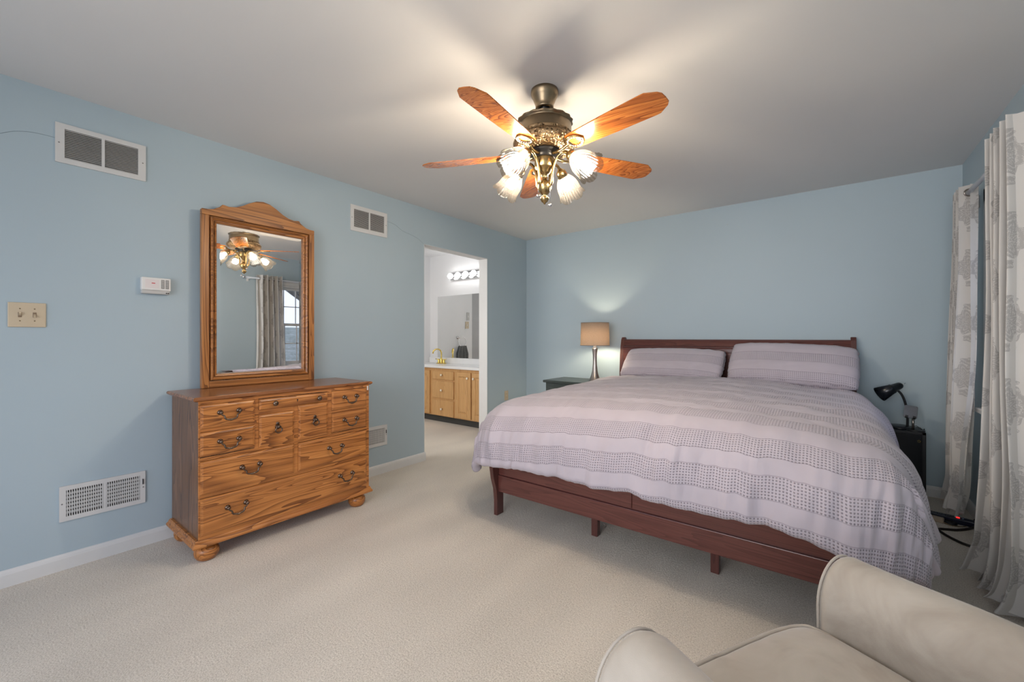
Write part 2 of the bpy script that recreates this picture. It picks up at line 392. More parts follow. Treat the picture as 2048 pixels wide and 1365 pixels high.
def damask():
    g = G('damask_curtain_cloth', 0.85, 0.2); uv = g.sep(g.coord('UV'))
    CU, CV = 0.22, 0.34
    fu0 = g.M('DIVIDE', uv[0], CU); fv = g.M('DIVIDE', uv[1], CV)
    col = g.M('FLOOR', fu0); fv = g.M('ADD', fv, g.M('MULTIPLY', g.M('MODULO', g.M('ABSOLUTE', col), 2.0), 0.5))
    x = g.M('MULTIPLY', g.M('SUBTRACT', g.M('FRACT', fu0), 0.5), CU); y = g.M('MULTIPLY', g.M('SUBTRACT', g.M('FRACT', fv), 0.5), CV)
    ang = g.M('ARCTAN2', y, x)
    def blob(cy, rx, ry, lobes, amp):
        xx = g.M('DIVIDE', x, rx); yy = g.M('DIVIDE', g.M('SUBTRACT', y, cy), ry)
        r = g.M('SQRT', g.M('ADD', g.M('MULTIPLY', xx, xx), g.M('MULTIPLY', yy, yy)))
        a = g.M('ARCTAN2', yy, xx)
        return g.M('ADD', r, g.M('MULTIPLY', g.M('COSINE', g.M('MULTIPLY', a, lobes)), amp))
    r1 = blob(0.010, 0.066, 0.076, 8, 0.12); r2 = blob(-0.092, 0.026, 0.022, 5, 0.15); r3 = blob(0.104, 0.032, 0.022, 5, 0.15)
    inside = g.M('LESS_THAN', g.M('MINIMUM', g.M('MINIMUM', r1, r2), r3), 1.0)
    lace = g.M('SINE', g.M('ADD', g.M('MULTIPLY', r1, 19.0), g.M('MULTIPLY', g.M('SINE', g.M('MULTIPLY', ang, 8)), 2.2)))
    nz = g.noise(g.coord('UV'), 260, 2)
    k = g.M('GREATER_THAN', g.M('ADD', g.M('MULTIPLY', lace, 0.16), g.M('MULTIPLY', nz, 1.3)), 0.55)
    mask = g.M('MULTIPLY', inside, g.M('ADD', 0.16, g.M('MULTIPLY', k, 0.44)))
    base = g.ramp(g.noise(g.coord('UV'), 3, 2), [(0.3, (0.69, 0.665, 0.63)), (0.7, (0.75, 0.73, 0.70))])
    c = g.mix(mask, base, (0.36, 0.345, 0.335))
    d = g.n.new('ShaderNodeBsdfDiffuse'); t = g.n.new('ShaderNodeBsdfTranslucent'); g.link(c, d.inputs[0]); g.link(c, t.inputs[0])
    wv = g.noise(g.coord('UV', scale=(1, 1, 1)), 700, 2)
    bp = g.n.new('ShaderNodeBump'); g.link(wv, bp.inputs['Height']); bp.inputs['Strength'].default_value = 0.1; bp.inputs['Distance'].default_value = 0.002
    g.link(bp.outputs[0], d.inputs['Normal'])
    m = g.n.new('ShaderNodeMixShader'); m.inputs[0].default_value = 0.25; g.link(d.outputs[0], m.inputs[1]); g.link(t.outputs[0], m.inputs[2])
    g.link(m.outputs[0], g.out.inputs['Surface']); return g.m
M_DAMASK = damask()

# ------------------------------------------------------------------ room shell
T = 0.12
DY0, DY1, DZ = 2.670, 3.600, 2.09            # doorway in the left wall
struct('floor', box(mk(), -6.6, XR + 0.12, YR - 0.12, 4.9, -0.12, 0.0), M_CARPET)
struct('ceiling', box(mk(), XL, XR + 0.12, YR - 0.12, YB + 0.12, ZC, ZC + 0.1), M_CEIL)
bm = mk()
box(bm, XL - T, XL, YR, DY0, 0, ZC); box(bm, XL - T, XL, DY1, YB + 0.12, 0, ZC); box(bm, XL - T, XL, DY0, DY1, DZ, ZC)
struct('wall_left', bm, M_BLUE)
struct('wall_back', box(mk(), XL, XR + 0.12, YB, YB + 0.12, 0, ZC), M_BLUE)
SY0, SY1 = -1.4, 0.5                          # unseen opening added beside the camera for the side fill light
WY0, WY1, WZ0, WZ1 = 2.80, 3.68, 0.76, 2.01   # window opening in the right wall
bm = mk()
box(bm, XR, XR + 0.12, YR, SY0, 0, ZC); box(bm, XR, XR + 0.12, SY1, WY0, 0, ZC); box(bm, XR, XR + 0.12, SY0, SY1, 0, 0.72); box(bm, XR, XR + 0.12, SY0, SY1, 2.15, ZC); box(bm, XR, XR + 0.12, WY1, YB, 0, ZC)
box(bm, XR, XR + 0.12, WY0, WY1, 0, WZ0); box(bm, XR, XR + 0.12, WY0, WY1, WZ1, ZC)
struct('wall_right', bm, M_BLUE)
RX0, RX1, RZ1 = -2.9, 0.5, 2.25  # unseen opening added in the rear wall to admit fill light
bm = mk()
box(bm, XL - T, RX0, YR - 0.12, YR, 0, ZC); box(bm, RX1, XR + 0.12, YR - 0.12, YR, 0, ZC); box(bm, RX0, RX1, YR - 0.12, YR, RZ1, ZC); box(bm, RX0, RX1, YR - 0.12, YR, 0, 0.15)
struct('wall_rear', bm, M_BLUE)
crk = mk()
for pts in ([(XL + 0.0002, 0.056, 2.133), (XL + 0.0002, 0.093, 2.161), (XL + 0.0002, 0.131, 2.184), (XL + 0.0002, 0.178, 2.199), (XL + 0.0002, 0.219, 2.203), (XL + 0.0002, 0.260, 2.203)], [(XL + 0.0002, 2.248, 2.217), (XL + 0.0002, 2.333, 2.205), (XL + 0.0002, 2.415, 2.167), (XL + 0.0002, 2.513, 2.150), (XL + 0.0002, 2.590, 2.131), (XL + 0.0002, 2.663, 2.092)]): tube(crk, smooth_path(pts, 6), 0.0009, 4)
obj('hairline_crack', crk, plain('plaster_crack', (0.17, 0.21, 0.24), 0.9), bpy.data.objects['wall_left'])
# white lining of the doorway
bm = mk(); t_ = 0.004
box(bm, XL - T - 0.002, XL + 0.002, DY0, DY0 + t_, 0, DZ); box(bm, XL - T - 0.002, XL + 0.002, DY1 - t_, DY1, 0, DZ); box(bm, XL - T - 0.002, XL + 0.002, DY0, DY1, DZ - t_, DZ)
struct('trim_1', bm, M_WHITE)
def baseboard(name, a, b, nrm):
    """from point a to b along the wall; nrm points into the room"""
    a, b, n = Vector(a), Vector(b), Vector(nrm); L = (b - a).length; d = (b - a).normalized()
    prof = [(0, 0), (0.013, 0), (0.013, 0.058), (0.010, 0.070), (0.004, 0.078), (0, 0.080)]
    bmx = mk(); A = [bmx.verts.new((*(a + n * p), z)) for p, z in prof]; B = [bmx.verts.new((*(b + n * p), z)) for p, z in prof]
    for k in range(len(prof)):
        k2 = (k + 1) % len(prof); bmx.faces.new((A[k], A[k2], B[k2], B[k]))
    bmx.faces.new(A); bmx.faces.new(B[::-1]); bmesh.ops.recalc_face_normals(bmx, faces=bmx.faces[:])
    return struct(name, bmx, M_WHITE)
baseboard('baseboard_left', (XL, YR), (XL, DY0 + 0.012), (1, 0))
baseboard('baseboard_left_corner', (XL, DY1 - 0.012), (XL, YB), (1, 0))
baseboard('baseboard_back', (XL, YB), (XR, YB), (0, -1))
baseboard('baseboard_right', (XR, YR), (XR, YB), (-1, 0))
# bathroom shell
BY, BX = 4.40, -5.00
struct('wall_bathroom_back', box(mk(), -6.6, XL - T, BY, BY + 0.1, 0, ZC + 0.02), M_BATHW)
bm = mk(); box(bm, BX - 0.1, BX, 3.43, BY, 0, ZC + 0.02); box(bm, BX - 0.1, BX, 3.33, 3.43, 2.06, ZC + 0.02); box(bm, BX - 0.1, BX, 0.6, 2.5, 0, ZC + 0.02); box(bm, BX - 0.1, BX, 2.5, 3.43, 2.06, ZC + 0.02)
struct('wall_bathroom_left', bm, M_BATHW)
struct('wall_bathroom_front', box(mk(), -6.6, XL - T, 0.6, 0.7, 0, ZC + 0.02), M_BATHW)
struct('wall_bathroom_far', box(mk(), -6.7, -6.6, 0.6, BY, 0, ZC + 0.02), M_BATHW)
struct('wall_bathroom_right', box(mk(), XL - T - 0.002, XL - T, 0.7, DY0, 0, ZC + 0.02), M_BATHW)
struct('ceiling_bathroom', box(mk(), -6.6, XL - T, 0.6, BY, ZC + 0.005, ZC + 0.1), M_BATHW)
d1 = box(mk(), BX - 0.075, BX - 0.04, 2.53, 3.425, 0.01, 2.05, 0.003)
d1 = struct('door_1', d1, plain('grey_door_paint', (0.33, 0.33, 0.335), 0.4, var=0.03))
for z in (0.25, 1.0, 1.8): obj('hinge', tube(mk(), [(BX - 0.03, 3.418, z - 0.045), (BX - 0.03, 3.418, z + 0.045)], 0.007, 8), M_NICKEL, d1)

# window
w1 = bpy.data.objects.new('window_1', None); COL.objects.link(w1); w1.location = (XR, 3.24, WZ0); w1['kind'] = 'structure'
bm = mk(); cs = 0.085
for y0, y1, z0, z1 in ((WY0 - cs, WY0, WZ0 - 0.03, WZ1 + cs), (WY1, WY1 + cs, WZ0 - 0.03, WZ1 + cs), (WY0 - cs, WY1 + cs, WZ1, WZ1 + cs)):
    box(bm, XR - 0.017, XR + 0.001, y0, y1, z0, z1, 0.004)
obj('casing', bm, M_WHITE, w1)
bm = mk(); box(bm, XR - 0.05, XR + 0.1, WY0 - 0.10, WY1 + 0.10, WZ0 - 0.03, WZ0, 0.006); box(bm, XR - 0.016, XR, WY0 - 0.09, WY1 + 0.09, WZ0 - 0.10, WZ0 - 0.03, 0.003)
obj('window_sill', bm, M_WHITE, w1)
bm = mk()
for y0, y1, z0, z1 in ((WY0, WY0 + 0.03, WZ0, WZ1), (WY1 - 0.03, WY1, WZ0, WZ1), (WY0, WY1, WZ1 - 0.03, WZ1), (WY0, WY1, WZ0, WZ0 + 0.012)):
    box(bm, XR, XR + 0.115, y0, y1, z0, z1)
obj('window_frame', bm, M_WHITE, w1)
for nm, z0, z1, xx in (('upper_sash', 1.375, WZ1 - 0.03, XR + 0.075), ('lower_sash', WZ0 + 0.012, 1.405, XR + 0.04)):
    bm = mk(); ya, yb = WY0 + 0.03, WY1 - 0.03
    for y0, y1, q0, q1 in ((ya, ya + 0.035, z0, z1), (yb - 0.035, yb, z0, z1), (ya, yb, z0, z0 + 0.04), (ya, yb, z1 - 0.035, z1)):
        box(bm, xx, xx + 0.03, y0, y1, q0, q1, 0.003)
    s = obj(nm, bm, M_WHITE, w1)
    bm = mk(); iy0, iy1, iz0, iz1 = ya + 0.035, yb - 0.035, z0 + 0.04, z1 - 0.035
    for k in range(1, 4): y = iy0 + (iy1 - iy0) * k / 4; box(bm, xx + 0.008, xx + 0.02, y - 0.007, y + 0.007, iz0, iz1)
    zc = (iz0 + iz1) / 2; box(bm, xx + 0.008, xx + 0.02, iy0, iy1, zc - 0.007, zc + 0.007)
    obj('muntin', bm, M_WHITE, s)
    obj('pane', box(mk(), xx + 0.013, xx + 0.016, iy0, iy1, iz0, iz1), M_PANE, s)

# ------------------------------------------------------------------ outdoors seen through the window
def ground():
    g = G('winter_hillside', 0.95, 0.1); v = g.coord(); f = g.noise(v, 1.2, 6, 0.7); f2 = g.noise(v, 9, 4, 0.7)
    c = g.ramp(g.M('MULTIPLY', g.M('ADD', f, f2), 0.5), [(0.35, (0.16, 0.17, 0.13)), (0.5, (0.30, 0.31, 0.26)), (0.65, (0.45, 0.46, 0.42))]); g.col(c)
    bmx = mk(); N = 24; rows = []
    for i in range(N + 1):
        row = []
        for j in range(N + 1):
            x = 1.6 + 30 * i / N; y = -22 + 52 * j / N
            z = -2.6 + 0.16 * (x - 1.6) + 0.8 * noise.noise((x * 0.15, y * 0.15, 3)); row.append(bmx.verts.new((x, y, z)))
        rows.append(row)
    for i in range(N):
        for j in range(N): bmx.faces.new((rows[i][j], rows[i + 1][j], rows[i + 1][j + 1], rows[i][j + 1]))
    return struct('ground', bmx, g.m, smooth=True)
ground()
M_BARK = plain('grey_bark', (0.16, 0.135, 0.12), 0.9, var=0.3, vs=20)
def tree(x, y, h, seed, label):
    rnd = random.Random(seed); bmx = mk(); base = Vector((x, y, -2.9 + 0.16 * (x - 1.6)))
    def branch(p, d, L, r, lev):
        pts, rr = [p], [r]; q = p.copy(); n = 5
        for k in range(n):
            d = (d + Vector((rnd.uniform(-1, 1), rnd.uniform(-1, 1), rnd.uniform(-0.4, 0.9))) * 0.16).normalized()
            q = q + d * (L / n); pts.append(q.copy()); rr.append(r * (1 - 0.55 * (k + 1) / n))
        tube(bmx, pts, rr, 5 if lev < 2 else 3, cap=False)
        if lev >= 4: return
        for k in range(3 if lev else 6):
            i = rnd.randint(2, n); a = rnd.uniform(0, 2 * PI)
            dd = (d * 0.75 + Vector((math.cos(a), math.sin(a), rnd.uniform(0.0, 0.7))) * 0.8).normalized()
            branch(pts[i], dd, L * rnd.uniform(0.5, 0.72), rr[i] * 0.72, lev + 1)
    branch(base, Vector((0, 0, 1)), h * 0.5, h * 0.022, 0)
    o = obj('bare_tree', bmx, M_BARK); rebase(o, base); tag(o, label, 'tree'); return o
tree(6.5, 7.3, 10.0, 3, 'bare grey tree outside the window, nearest the house')
tree(12.0, 9.9, 12.0, 11, 'tall bare tree outside the window, farther up the slope')
tree(17.5, 12.6, 12.0, 29, 'farthest bare tree seen outside through the window')

# ------------------------------------------------------------------ dresser
DR = thing('dresser', 'honey oak dresser with many drawers and bun feet against the blue wall', 'dresser', (-2.85, 1.222, 0))
XF, XBK = -2.617, -3.075
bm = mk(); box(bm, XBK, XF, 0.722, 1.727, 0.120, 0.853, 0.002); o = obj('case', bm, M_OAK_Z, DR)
def fr(bm, y0, y1, z0, z1, p=0.0): box(bm, XF - 0.004, XF + 0.006 - p, y0, y1, z0, z1)
bm = mk()
for a in ((0.722, 0.729, .125, .853), (1.707, 1.727, .125, .853), (0.987, 1.008, .553, .853), (1.420, 1.447, .553, .853), (1.207, 1.230, .36, .556), (1.206, 1.231, .556, .77)):
    fr(bm, *a)
for a in ((0.729, 1.707, .836, .853), (.729, .987, .692, .708), (1.447, 1.707, .691, .707), (1.008, 1.42, .744, .771), (.729, 1.707, .540, .5565), (.729, 1.707, .344, .3615), (.729, 1.707, .125, .147)):
    fr(bm, *a, 0.0009)
obj('face_frame', bm, M_OAK_Y, DR)
bm = mk(); sweep_rect(bm, (XBK, -2.612), (0.710, 1.738), [(0, 0.852), (0.004, 0.855), (0.010, 0.859), (0.012, 0.865), (0.011, 0.870), (0.006, 0.875), (0, 0.876)])
obj('dresser_top', bm, M_OAK_TOP, DR)
bm = mk(); sweep_rect(bm, (XBK, -2.612), (0.708, 1.740), [(-0.002, 0.088), (0.010, 0.089), (0.012, 0.098), (0.008, 0.106), (0.004, 0.110), (0.001, 0.120), (-0.004, 0.128)])
obj('base_moulding', bm, M_OAK_Y, DR)
bun = [(0, 0), (0.034, 0.0), (0.045, 0.008), (0.055, 0.025), (0.058, 0.042), (0.055, 0.058), (0.044, 0.072), (0.030, 0.078), (0.030, 0.082), (0.040, 0.085), (0.040, 0.090), (0, 0.090)]
for x, y in ((-2.668, 0.775), (-2.668, 1.668), (-3.02, 0.775), (-3.02, 1.668)):
    obj('bun_foot', lathe(mk(), bun, 28, Matrix.Translation((x, y, 0))), M_OAK_Y, DR)
def drawer(name, y0, y1, z0, z1, thick=0.012):
    bmx = mk(); x0 = XF + 0.004; x1 = XF + 0.004 + thick; lip = 0.010
    t = bmesh.new()
    rows = [[(x0, y0 + i, z0 + i), (x0, y1 - i, z0 + i), (x0, y1 - i, z1 - i), (x0, y0 + i, z1 - i)] for i in (0.0,)]
    rows += [[(x, y0 + i, z0 + i), (x, y1 - i, z0 + i), (x, y1 - i, z1 - i), (x, y0 + i, z1 - i)] for x, i in ((x0 + thick * 0.45, 0.0), (x0 + thick * 0.7, 0.002), (x0 + thick * 0.75, 0.005), (x1 - 0.001, lip), (x1, lip + 0.002))]
    R = [[t.verts.new(p) for p in r] for r in rows]
    for A, B in zip(R, R[1:]):
        for k in range(4): t.faces.new((A[k], A[(k + 1) % 4], B[(k + 1) % 4], B[k]))
    t.faces.new(R[0][::-1]); t.faces.new(R[-1]); bmesh.ops.recalc_face_normals(t, faces=t.faces[:])
    put(bmx, t)
    return obj(name, bmx, M_OAK_Y, DR)
XD = XF + 0.016
ROTX = Matrix.Rotation(PI / 2, 4, 'Y')       # local z -> world x
def bail(parent, yc, zc, half=0.045):
    """swan-neck bail pull hung from two rosettes"""
    bmx = mk()
    for s in (-1, 1):
        lathe(bmx, [(0.0, 0), (0.0125, 0.0), (0.0135, 0.003), (0.009, 0.006), (0.005, 0.010), (0.005, 0.016), (0.0085, 0.018), (0.0095, 0.023), (0.006, 0.028), (0, 0.029)], 16,
              Matrix.Translation((XD, yc + s * half, zc)) @ ROTX)
    P = [(-half, -0.002), (-half + 0.004, -0.012), (-half + 0.014, -0.019), (-half + 0.016, -0.030), (-half + 0.023, -0.037), (-0.010, -0.040), (0, -0.042)]
    P = P + [(-a, b) for a, b in P[-2::-1]]
    pts = smooth_path([(XD + 0.022 + 0.004 * min(1, -b / 0.03), yc + a, zc + b) for a, b in P], 4)
    n = len(pts); tube(bmx, pts, [0.0034 + 0.0016 * math.sin(PI * i / (n - 1)) + (0.0012 if abs(i - n // 2) < 3 else 0) for i in range(n)], 8)
    return obj('handle', bmx, M_DARKPULL, parent, smooth=True)
def ring_pull(parent, yc, zc):
    bmx = mk()
    lathe(bmx, [(0, 0), (0.014, 0), (0.015, 0.003), (0.008, 0.008), (0.006, 0.018), (0.008, 0.022), (0, 0.024)], 16, Matrix.Translation((XD, yc, zc + 0.006)) @ ROTX)
    lathe(bmx, [(0, 0), (0.009, 0), (0.009, 0.004), (0, 0.004)], 12, Matrix.Translation((XD, yc, zc + 0.026)) @ ROTX)
    pts = [(XD + 0.018, yc + 0.019 * math.sin(a) * (1.0 if math.cos(a) < 0.3 else 0.75), zc - 0.008 + 0.021 * math.cos(a)) for a in [2 * PI * k / 20 for k in range(20)]]
    tube(bmx, pts, 0.0036, 8, closed=True)
    return obj('handle', bmx, M_DARKPULL, parent, smooth=True)
def knob(parent, yc, zc, mat=None, sc=1.0):
    bmx = mk(); lathe(bmx, [(r * sc, z * sc) for r, z in [(0, 0), (0.006, 0), (0.005, 0.010), (0.012, 0.014), (0.0155, 0.020), (0.013, 0.026), (0, 0.029)]], 20, Matrix.Translation((XD, yc, zc)) @ ROTX)
    return obj('knob', bmx, mat or M_DARKPULL, parent, smooth=True)
for y0, y1, z0, z1, pulls in ((0.729, 0.987, 0.709, 0.834, [0.860]), (0.729, 0.987, 0.563, 0.690, [0.860]), (0.729, 1.206, 0.363, 0.538, [0.965]),
                              (0.729, 1.706, 0.148, 0.342, [0.895, 1.545]), (1.448, 1.706, 0.709, 0.833, [1.577]), (1.448, 1.706, 0.562, 0.689, [1.577]), (1.231, 1.706, 0.363, 0.537, [1.470])):
    d = drawer('drawer', y0, y1, z0, z1)
    zc = {0.709: 0.787, 0.563: 0.632, 0.562: 0.634, 0.363: 0.467, 0.148: 0.266}[z0]
    for yc in pulls: bail(d, yc, zc)
d = drawer('drawer', 1.009, 1.420, 0.772, 0.832)
knob(d, 1.090, 0.802); knob(d, 1.354, 0.802)
bm = mk(); lathe(bm, [(0, 0), (0.004, 0), (0.004, 0.001), (0, 0.001)], 12, Matrix.Translation((XD, 1.224, 0.806)) @ ROTX); box(bm, XD, XD + 0.001, 1.2225, 1.2255, 0.794, 0.806)
obj('keyhole', bm, M_BLACK, d)
d = drawer('cabinet_door', 1.009, 1.206, 0.557, 0.743); ring_pull(d, 1.108, 0.655)
d = drawer('cabinet_door', 1.231, 1.420, 0.557, 0.770); ring_pull(d, 1.332, 0.662)
bm = mk(); box(bm, XF + 0.006, XF + 0.0075, 1.711, 1.721, 0.815, 0.845, 0.0006); obj('hook', bm, M_WPLAST, DR, label='small white patch at the top right corner')

# mirror on the dresser
MR = thing('dresser_mirror', 'tall oak framed mirror with arched top standing on the oak dresser', 'mirror', (-3.06, 1.214, 0.876))
MX0, MX1 = -3.075, -3.040                       # back and front of the frame
my0, my1 = 0.858, 1.553; gy0, gy1, gz0, gz1 = 0.938, 1.472, 0.958, 1.905
yc = (my0 + my1) / 2; hw = (my1 - my0) / 2
half = [(1.0, 1.979), (0.90, 1.980), (0.83, 1.986), (0.76, 2.000), (0.71, 2.012), (0.685, 2.026), (0.66, 2.026), (0.58, 2.021), (0.47, 2.028), (0.36, 2.046), (0.24, 2.074), (0.12, 2.096), (0.0, 2.104)]
crest = [(yc - hw * u, z) for u, z in half] + [(yc + hw * u, z) for u, z in half[-2::-1]]
bm = mk(); prism(bm, [(my0, 1.945)] + crest + [(my1, 1.945)], MX0, MX1, 'x', 0.003)
obj('crest_rail', bm, M_OAK_MIR, MR)
for ya, yb in ((my0, gy0 - 0.041), (gy1 + 0.041, my1)): obj('stile', box(mk(), MX0, MX1, ya, yb, 0.877, 1.9455, 0.003), M_OAK_MIRZ, MR)
bm = mk(); box(bm, MX0, MX1 - 0.0005, gy0 - 0.0415, gy1 + 0.0415, 0.877, gz0 - 0.040, 0.003); obj('bottom_rail', bm, M_OAK_MIR, MR)
def frame_mould(bm, y0, y1, z0, z1, prof):
    """profile [(outset, x)] round a y-z rectangle"""
    rows = [[bm.verts.new(p) for p in ((x, y0 - o, z0 - o), (x, y1 + o, z0 - o), (x, y1 + o, z1 + o), (x, y0 - o, z1 + o))] for o, x in prof]
    for A, B in zip(rows, rows[1:]):
        for k in range(4): bm.faces.new((A[k], A[(k + 1) % 4], B[(k + 1) % 4], B[k]))
    bmesh.ops.recalc_face_normals(bm, faces=bm.faces[:]); return bm
bm = frame_mould(mk(), gy0, gy1, gz0, gz1, [(0.0, MX0 + 0.012), (0.0, MX1 - 0.008), (0.004, MX1 - 0.004), (0.010, MX1 - 0.002), (0.012, MX1 - 0.012), (0.016, MX1 - 0.012), (0.018, MX1 - 0.003), (0.026, MX1 + 0.005), (0.032, MX1 + 0.003), (0.034, MX1 - 0.003), (0.034, MX1 - 0.024)])
obj('inner_moulding', bm, M_OAK_MIR, MR)
bm = mk(); i = 0.022
rows = [[bm.verts.new(p) for p in ((x, gy0 + q, gz0 + q), (x, gy1 - q, gz0 + q), (x, gy1 - q, gz1 - q), (x, gy0 + q, gz1 - q))] for q, x in ((-0.002, MX1 - 0.0185), (i, MX1 - 0.017))]
for k in range(4): bm.faces.new((rows[0][k], rows[0][(k + 1) % 4], rows[1][(k + 1) % 4], rows[1][k]))
bm.faces.new(rows[1]); bmesh.ops.recalc_face_normals(bm, faces=bm.faces[:])
obj('mirror_glass', bm, M_MIRROR, MR, label='bevelled mirror glass')
obj('backing_board', box(mk(), MX0, MX1 - 0.022, gy0 - 0.043, gy1 + 0.043, gz0 - 0.043, gz1 + 0.043), M_OAK_MIRZ, MR)

# ------------------------------------------------------------------ things on the left wall
def vent(label, y0, y1, z0, z1, fr_y, fr_z, mode, split=True, lever=False, name='return_vent'):
    r = thing(name, label, 'vent', (XL, (y0 + y1) / 2, z0))
    x = XL + 0.0005; a0, a1, b0, b1 = y0 + fr_y, y1 - fr_y, z0 + fr_z, z1 - fr_z; ym = (a0 + a1) / 2
    bmx = mk()
    for q in ((y0, y1, z0, b0), (y0, y1, b1, z1), (y0, a0, b0, b1), (a1, y1, b0, b1)) + (((ym - 0.006, ym + 0.006, b0, b1),) if split else ()):
        box(bmx, x, x + 0.009, *q)
    obj('vent_frame', bmx, M_VENT, r)
    obj('duct', box(mk(), x, x + 0.001, a0, a1, b0, b1), M_VENTDARK, r)
    bmx = mk()
    if mode == 'h':
        n = max(8, int((b1 - b0) / 0.0085))
        for k in range(n):
            z = b0 + (b1 - b0) * (k + 0.5) / n
            box(bmx, -0.0006, 0.0006, a0, a1, -0.0034, 0.0034, M=Matrix.Translation((x + 0.005, 0, z)) @ Matrix.Rotation(-0.75, 4, 'Y'))
    else:
        n = int((a1 - a0) / 0.0085)
        for k in range(n):
            y = a0 + (a1 - a0) * (k + 0.5) / n
            box(bmx, x + 0.003, x + 0.0085, y - 0.0018, y + 0.0018, b0, b1)
        for k in range(1, 7): z = b0 + (b1 - b0) * k / 7; box(bmx, x + 0.0015, x + 0.003, a0, a1, z - 0.006, z + 0.006)
    obj('louvre', bmx, M_VENTGREY if mode == 'h' else M_VENT, r)
    for yy in (y0 + fr_y * 0.4, y1 - fr_y * 0.4): obj('screw', lathe(mk(), [(0, 0), (0.0035, 0), (0.003, 0.0015), (0, 0.002)], 10, Matrix.Translation((x + 0.009, yy, (z0 + z1) / 2)) @ ROTX), M_GPLAST, r)
    if lever: obj('damper_lever', box(mk(), x + 0.008, x + 0.016, y1 - fr_y * 0.55, y1 - fr_y * 0.4, z1 - fr_z - 0.05, z1 - fr_z - 0.02, 0.001), M_BLACKS, r)
    return r
vent('wide white return vent high on the blue wall above the light switch', 0.261, 0.612, 2.082, 2.283, 0.033, 0.026, 'h')
vent('small white return vent high on the blue wall right of the oak mirror', 1.891, 2.243, 2.068, 2.281, 0.030, 0.033, 'h')
vent('white floor register low on the blue wall left of the dresser', 0.275, 0.610, 0.246, 0.426, 0.024, 0.023, 'v', lever=True, name='supply_vent')
vent('white register low on the blue wall partly hidden behind the dresser', 1.908, 2.243, 0.244, 0.421, 0.024, 0.026, 'v', split=False, lever=True, name='supply_vent')

TH = thing('thermostat', 'small white thermostat with grey side panel on the wall left of the mirror', 'thermostat', (XL, 0.66, 1.44))
bm = mk(); box(bm, XL, XL + 0.030, 0.590, 0.716, 1.4405, 1.462, 0.003); obj('base_plate', bm, M_VENTGREY, TH)
bm = mk(); box(bm, XL, XL + 0.036, 0.588, 0.720, 1.461, 1.533, 0.004); obj('cover', bm, M_WPLAST, TH)
for y0, y1 in ((0.675, 0.690), (0.695, 0.710)): obj('button_panel', box(mk(), XL + 0.0355, XL + 0.0375, y0, y1, 1.472, 1.523, 0.0005), M_GPLAST, TH)
bm = mk()
for k in range(6): z = 1.477 + k * 0.0075; box(bm, XL + 0.037, XL + 0.0385, 0.677, 0.688, z, z + 0.004, 0.0004); box(bm, XL + 0.037, XL + 0.0385, 0.697, 0.708, z, z + 0.004, 0.0004)
obj('button', bm, M_VENTGREY, TH)
bm = mk(); box(bm, XL + 0.0355, XL + 0.0368, 0.604, 0.666, 1.472, 1.522, 0.0005); pl = obj('label_plate', bm, plain('pale_pink_plastic', (0.72, 0.66, 0.65), 0.4, var=0.02), TH)
bm = mk(); box(bm, XL + 0.0366, XL + 0.0373, 0.632, 0.648, 1.498, 1.503); obj('red_mark', bm, M_RED, pl)
for y in (0.700, 0.709): obj('screw', lathe(mk(), [(0, 0), (0.003, 0), (0.003, 0.006), (0, 0.006)], 10, Matrix.Translation((XL + 0.029, y, 1.447)) @ ROTX), M_BLACKS, TH)

SW = thing('light_switch', 'almond double light switch plate on the blue wall near the left edge', 'light switch', (XL, 0.169, 1.24))
bm = mk(); box(bm, XL, XL + 0.007, 0.108, 0.231, 1.2395, 1.359, 0.003); obj('switch_plate', bm, M_ALMOND, SW)
for y in (0.146, 0.193):
    bm = mk(); box(bm, XL + 0.0065, XL + 0.0085, y - 0.006, y + 0.006, 1.287, 1.312, 0.001); c = obj('toggle_slot', bm, plain('brown_slot', (0.22, 0.15, 0.09), 0.5), SW)
    up = 1 if y < 0.17 else -1
    bm = mk(); box(bm, 0, 0.017, -0.004, 0.004, -0.005, 0.005, 0.001, M=Matrix.Translation((XL + 0.006, y, 1.2995)) @ Matrix.Rotation(-0.55 * up, 4, 'Y')); obj('toggle', bm, M_ALMOND, SW)
    for z in (1.270, 1.329): obj('screw', lathe(mk(), [(0, 0), (0.003, 0), (0.0026, 0.001), (0, 0.0014)], 10, Matrix.Translation((XL + 0.007, y, z)) @ ROTX), M_BRASSD, SW)

OT = thing('wall_outlet', 'almond wall outlet low on the blue wall between doorway and corner', 'outlet', (XL, 3.95, 0.43))
bm = mk(); box(bm, XL, XL + 0.006, 3.914, 3.984, 0.428, 0.543, 0.0025); obj('outlet_plate', bm, M_ALMOND, OT)
for z in (0.466, 0.505):
    bm = mk(); box(bm, XL + 0.0055, XL + 0.008, 3.933, 3.965, z - 0.014, z + 0.014, 0.004); s = obj('socket', bm, M_ALMOND, OT)
    bm = mk(); box(bm, XL + 0.0078, XL + 0.0083, 3.941, 3.943, z - 0.004, z + 0.006); box(bm, XL + 0.0078, XL + 0.0083, 3.954, 3.956, z - 0.004, z + 0.006); obj('slot', bm, M_BLACKS, s)

bm = mk(); lathe(bm, [(0, -0.012), (0.0012, -0.012), (0.0012, 0.010), (0.0035, 0.010), (0.0035, 0.0115), (0, 0.012)], 10, Matrix.Translation((-0.782, YB - 0.004, 2.255)) @ Matrix.Rotation(PI / 2, 4, 'X'))
o = obj('wall_nail', bm, M_CHROME); rebase(o, (-0.782, YB, 2.255)); tag(o, 'single small nail in the blue wall high above the bed', 'nail')

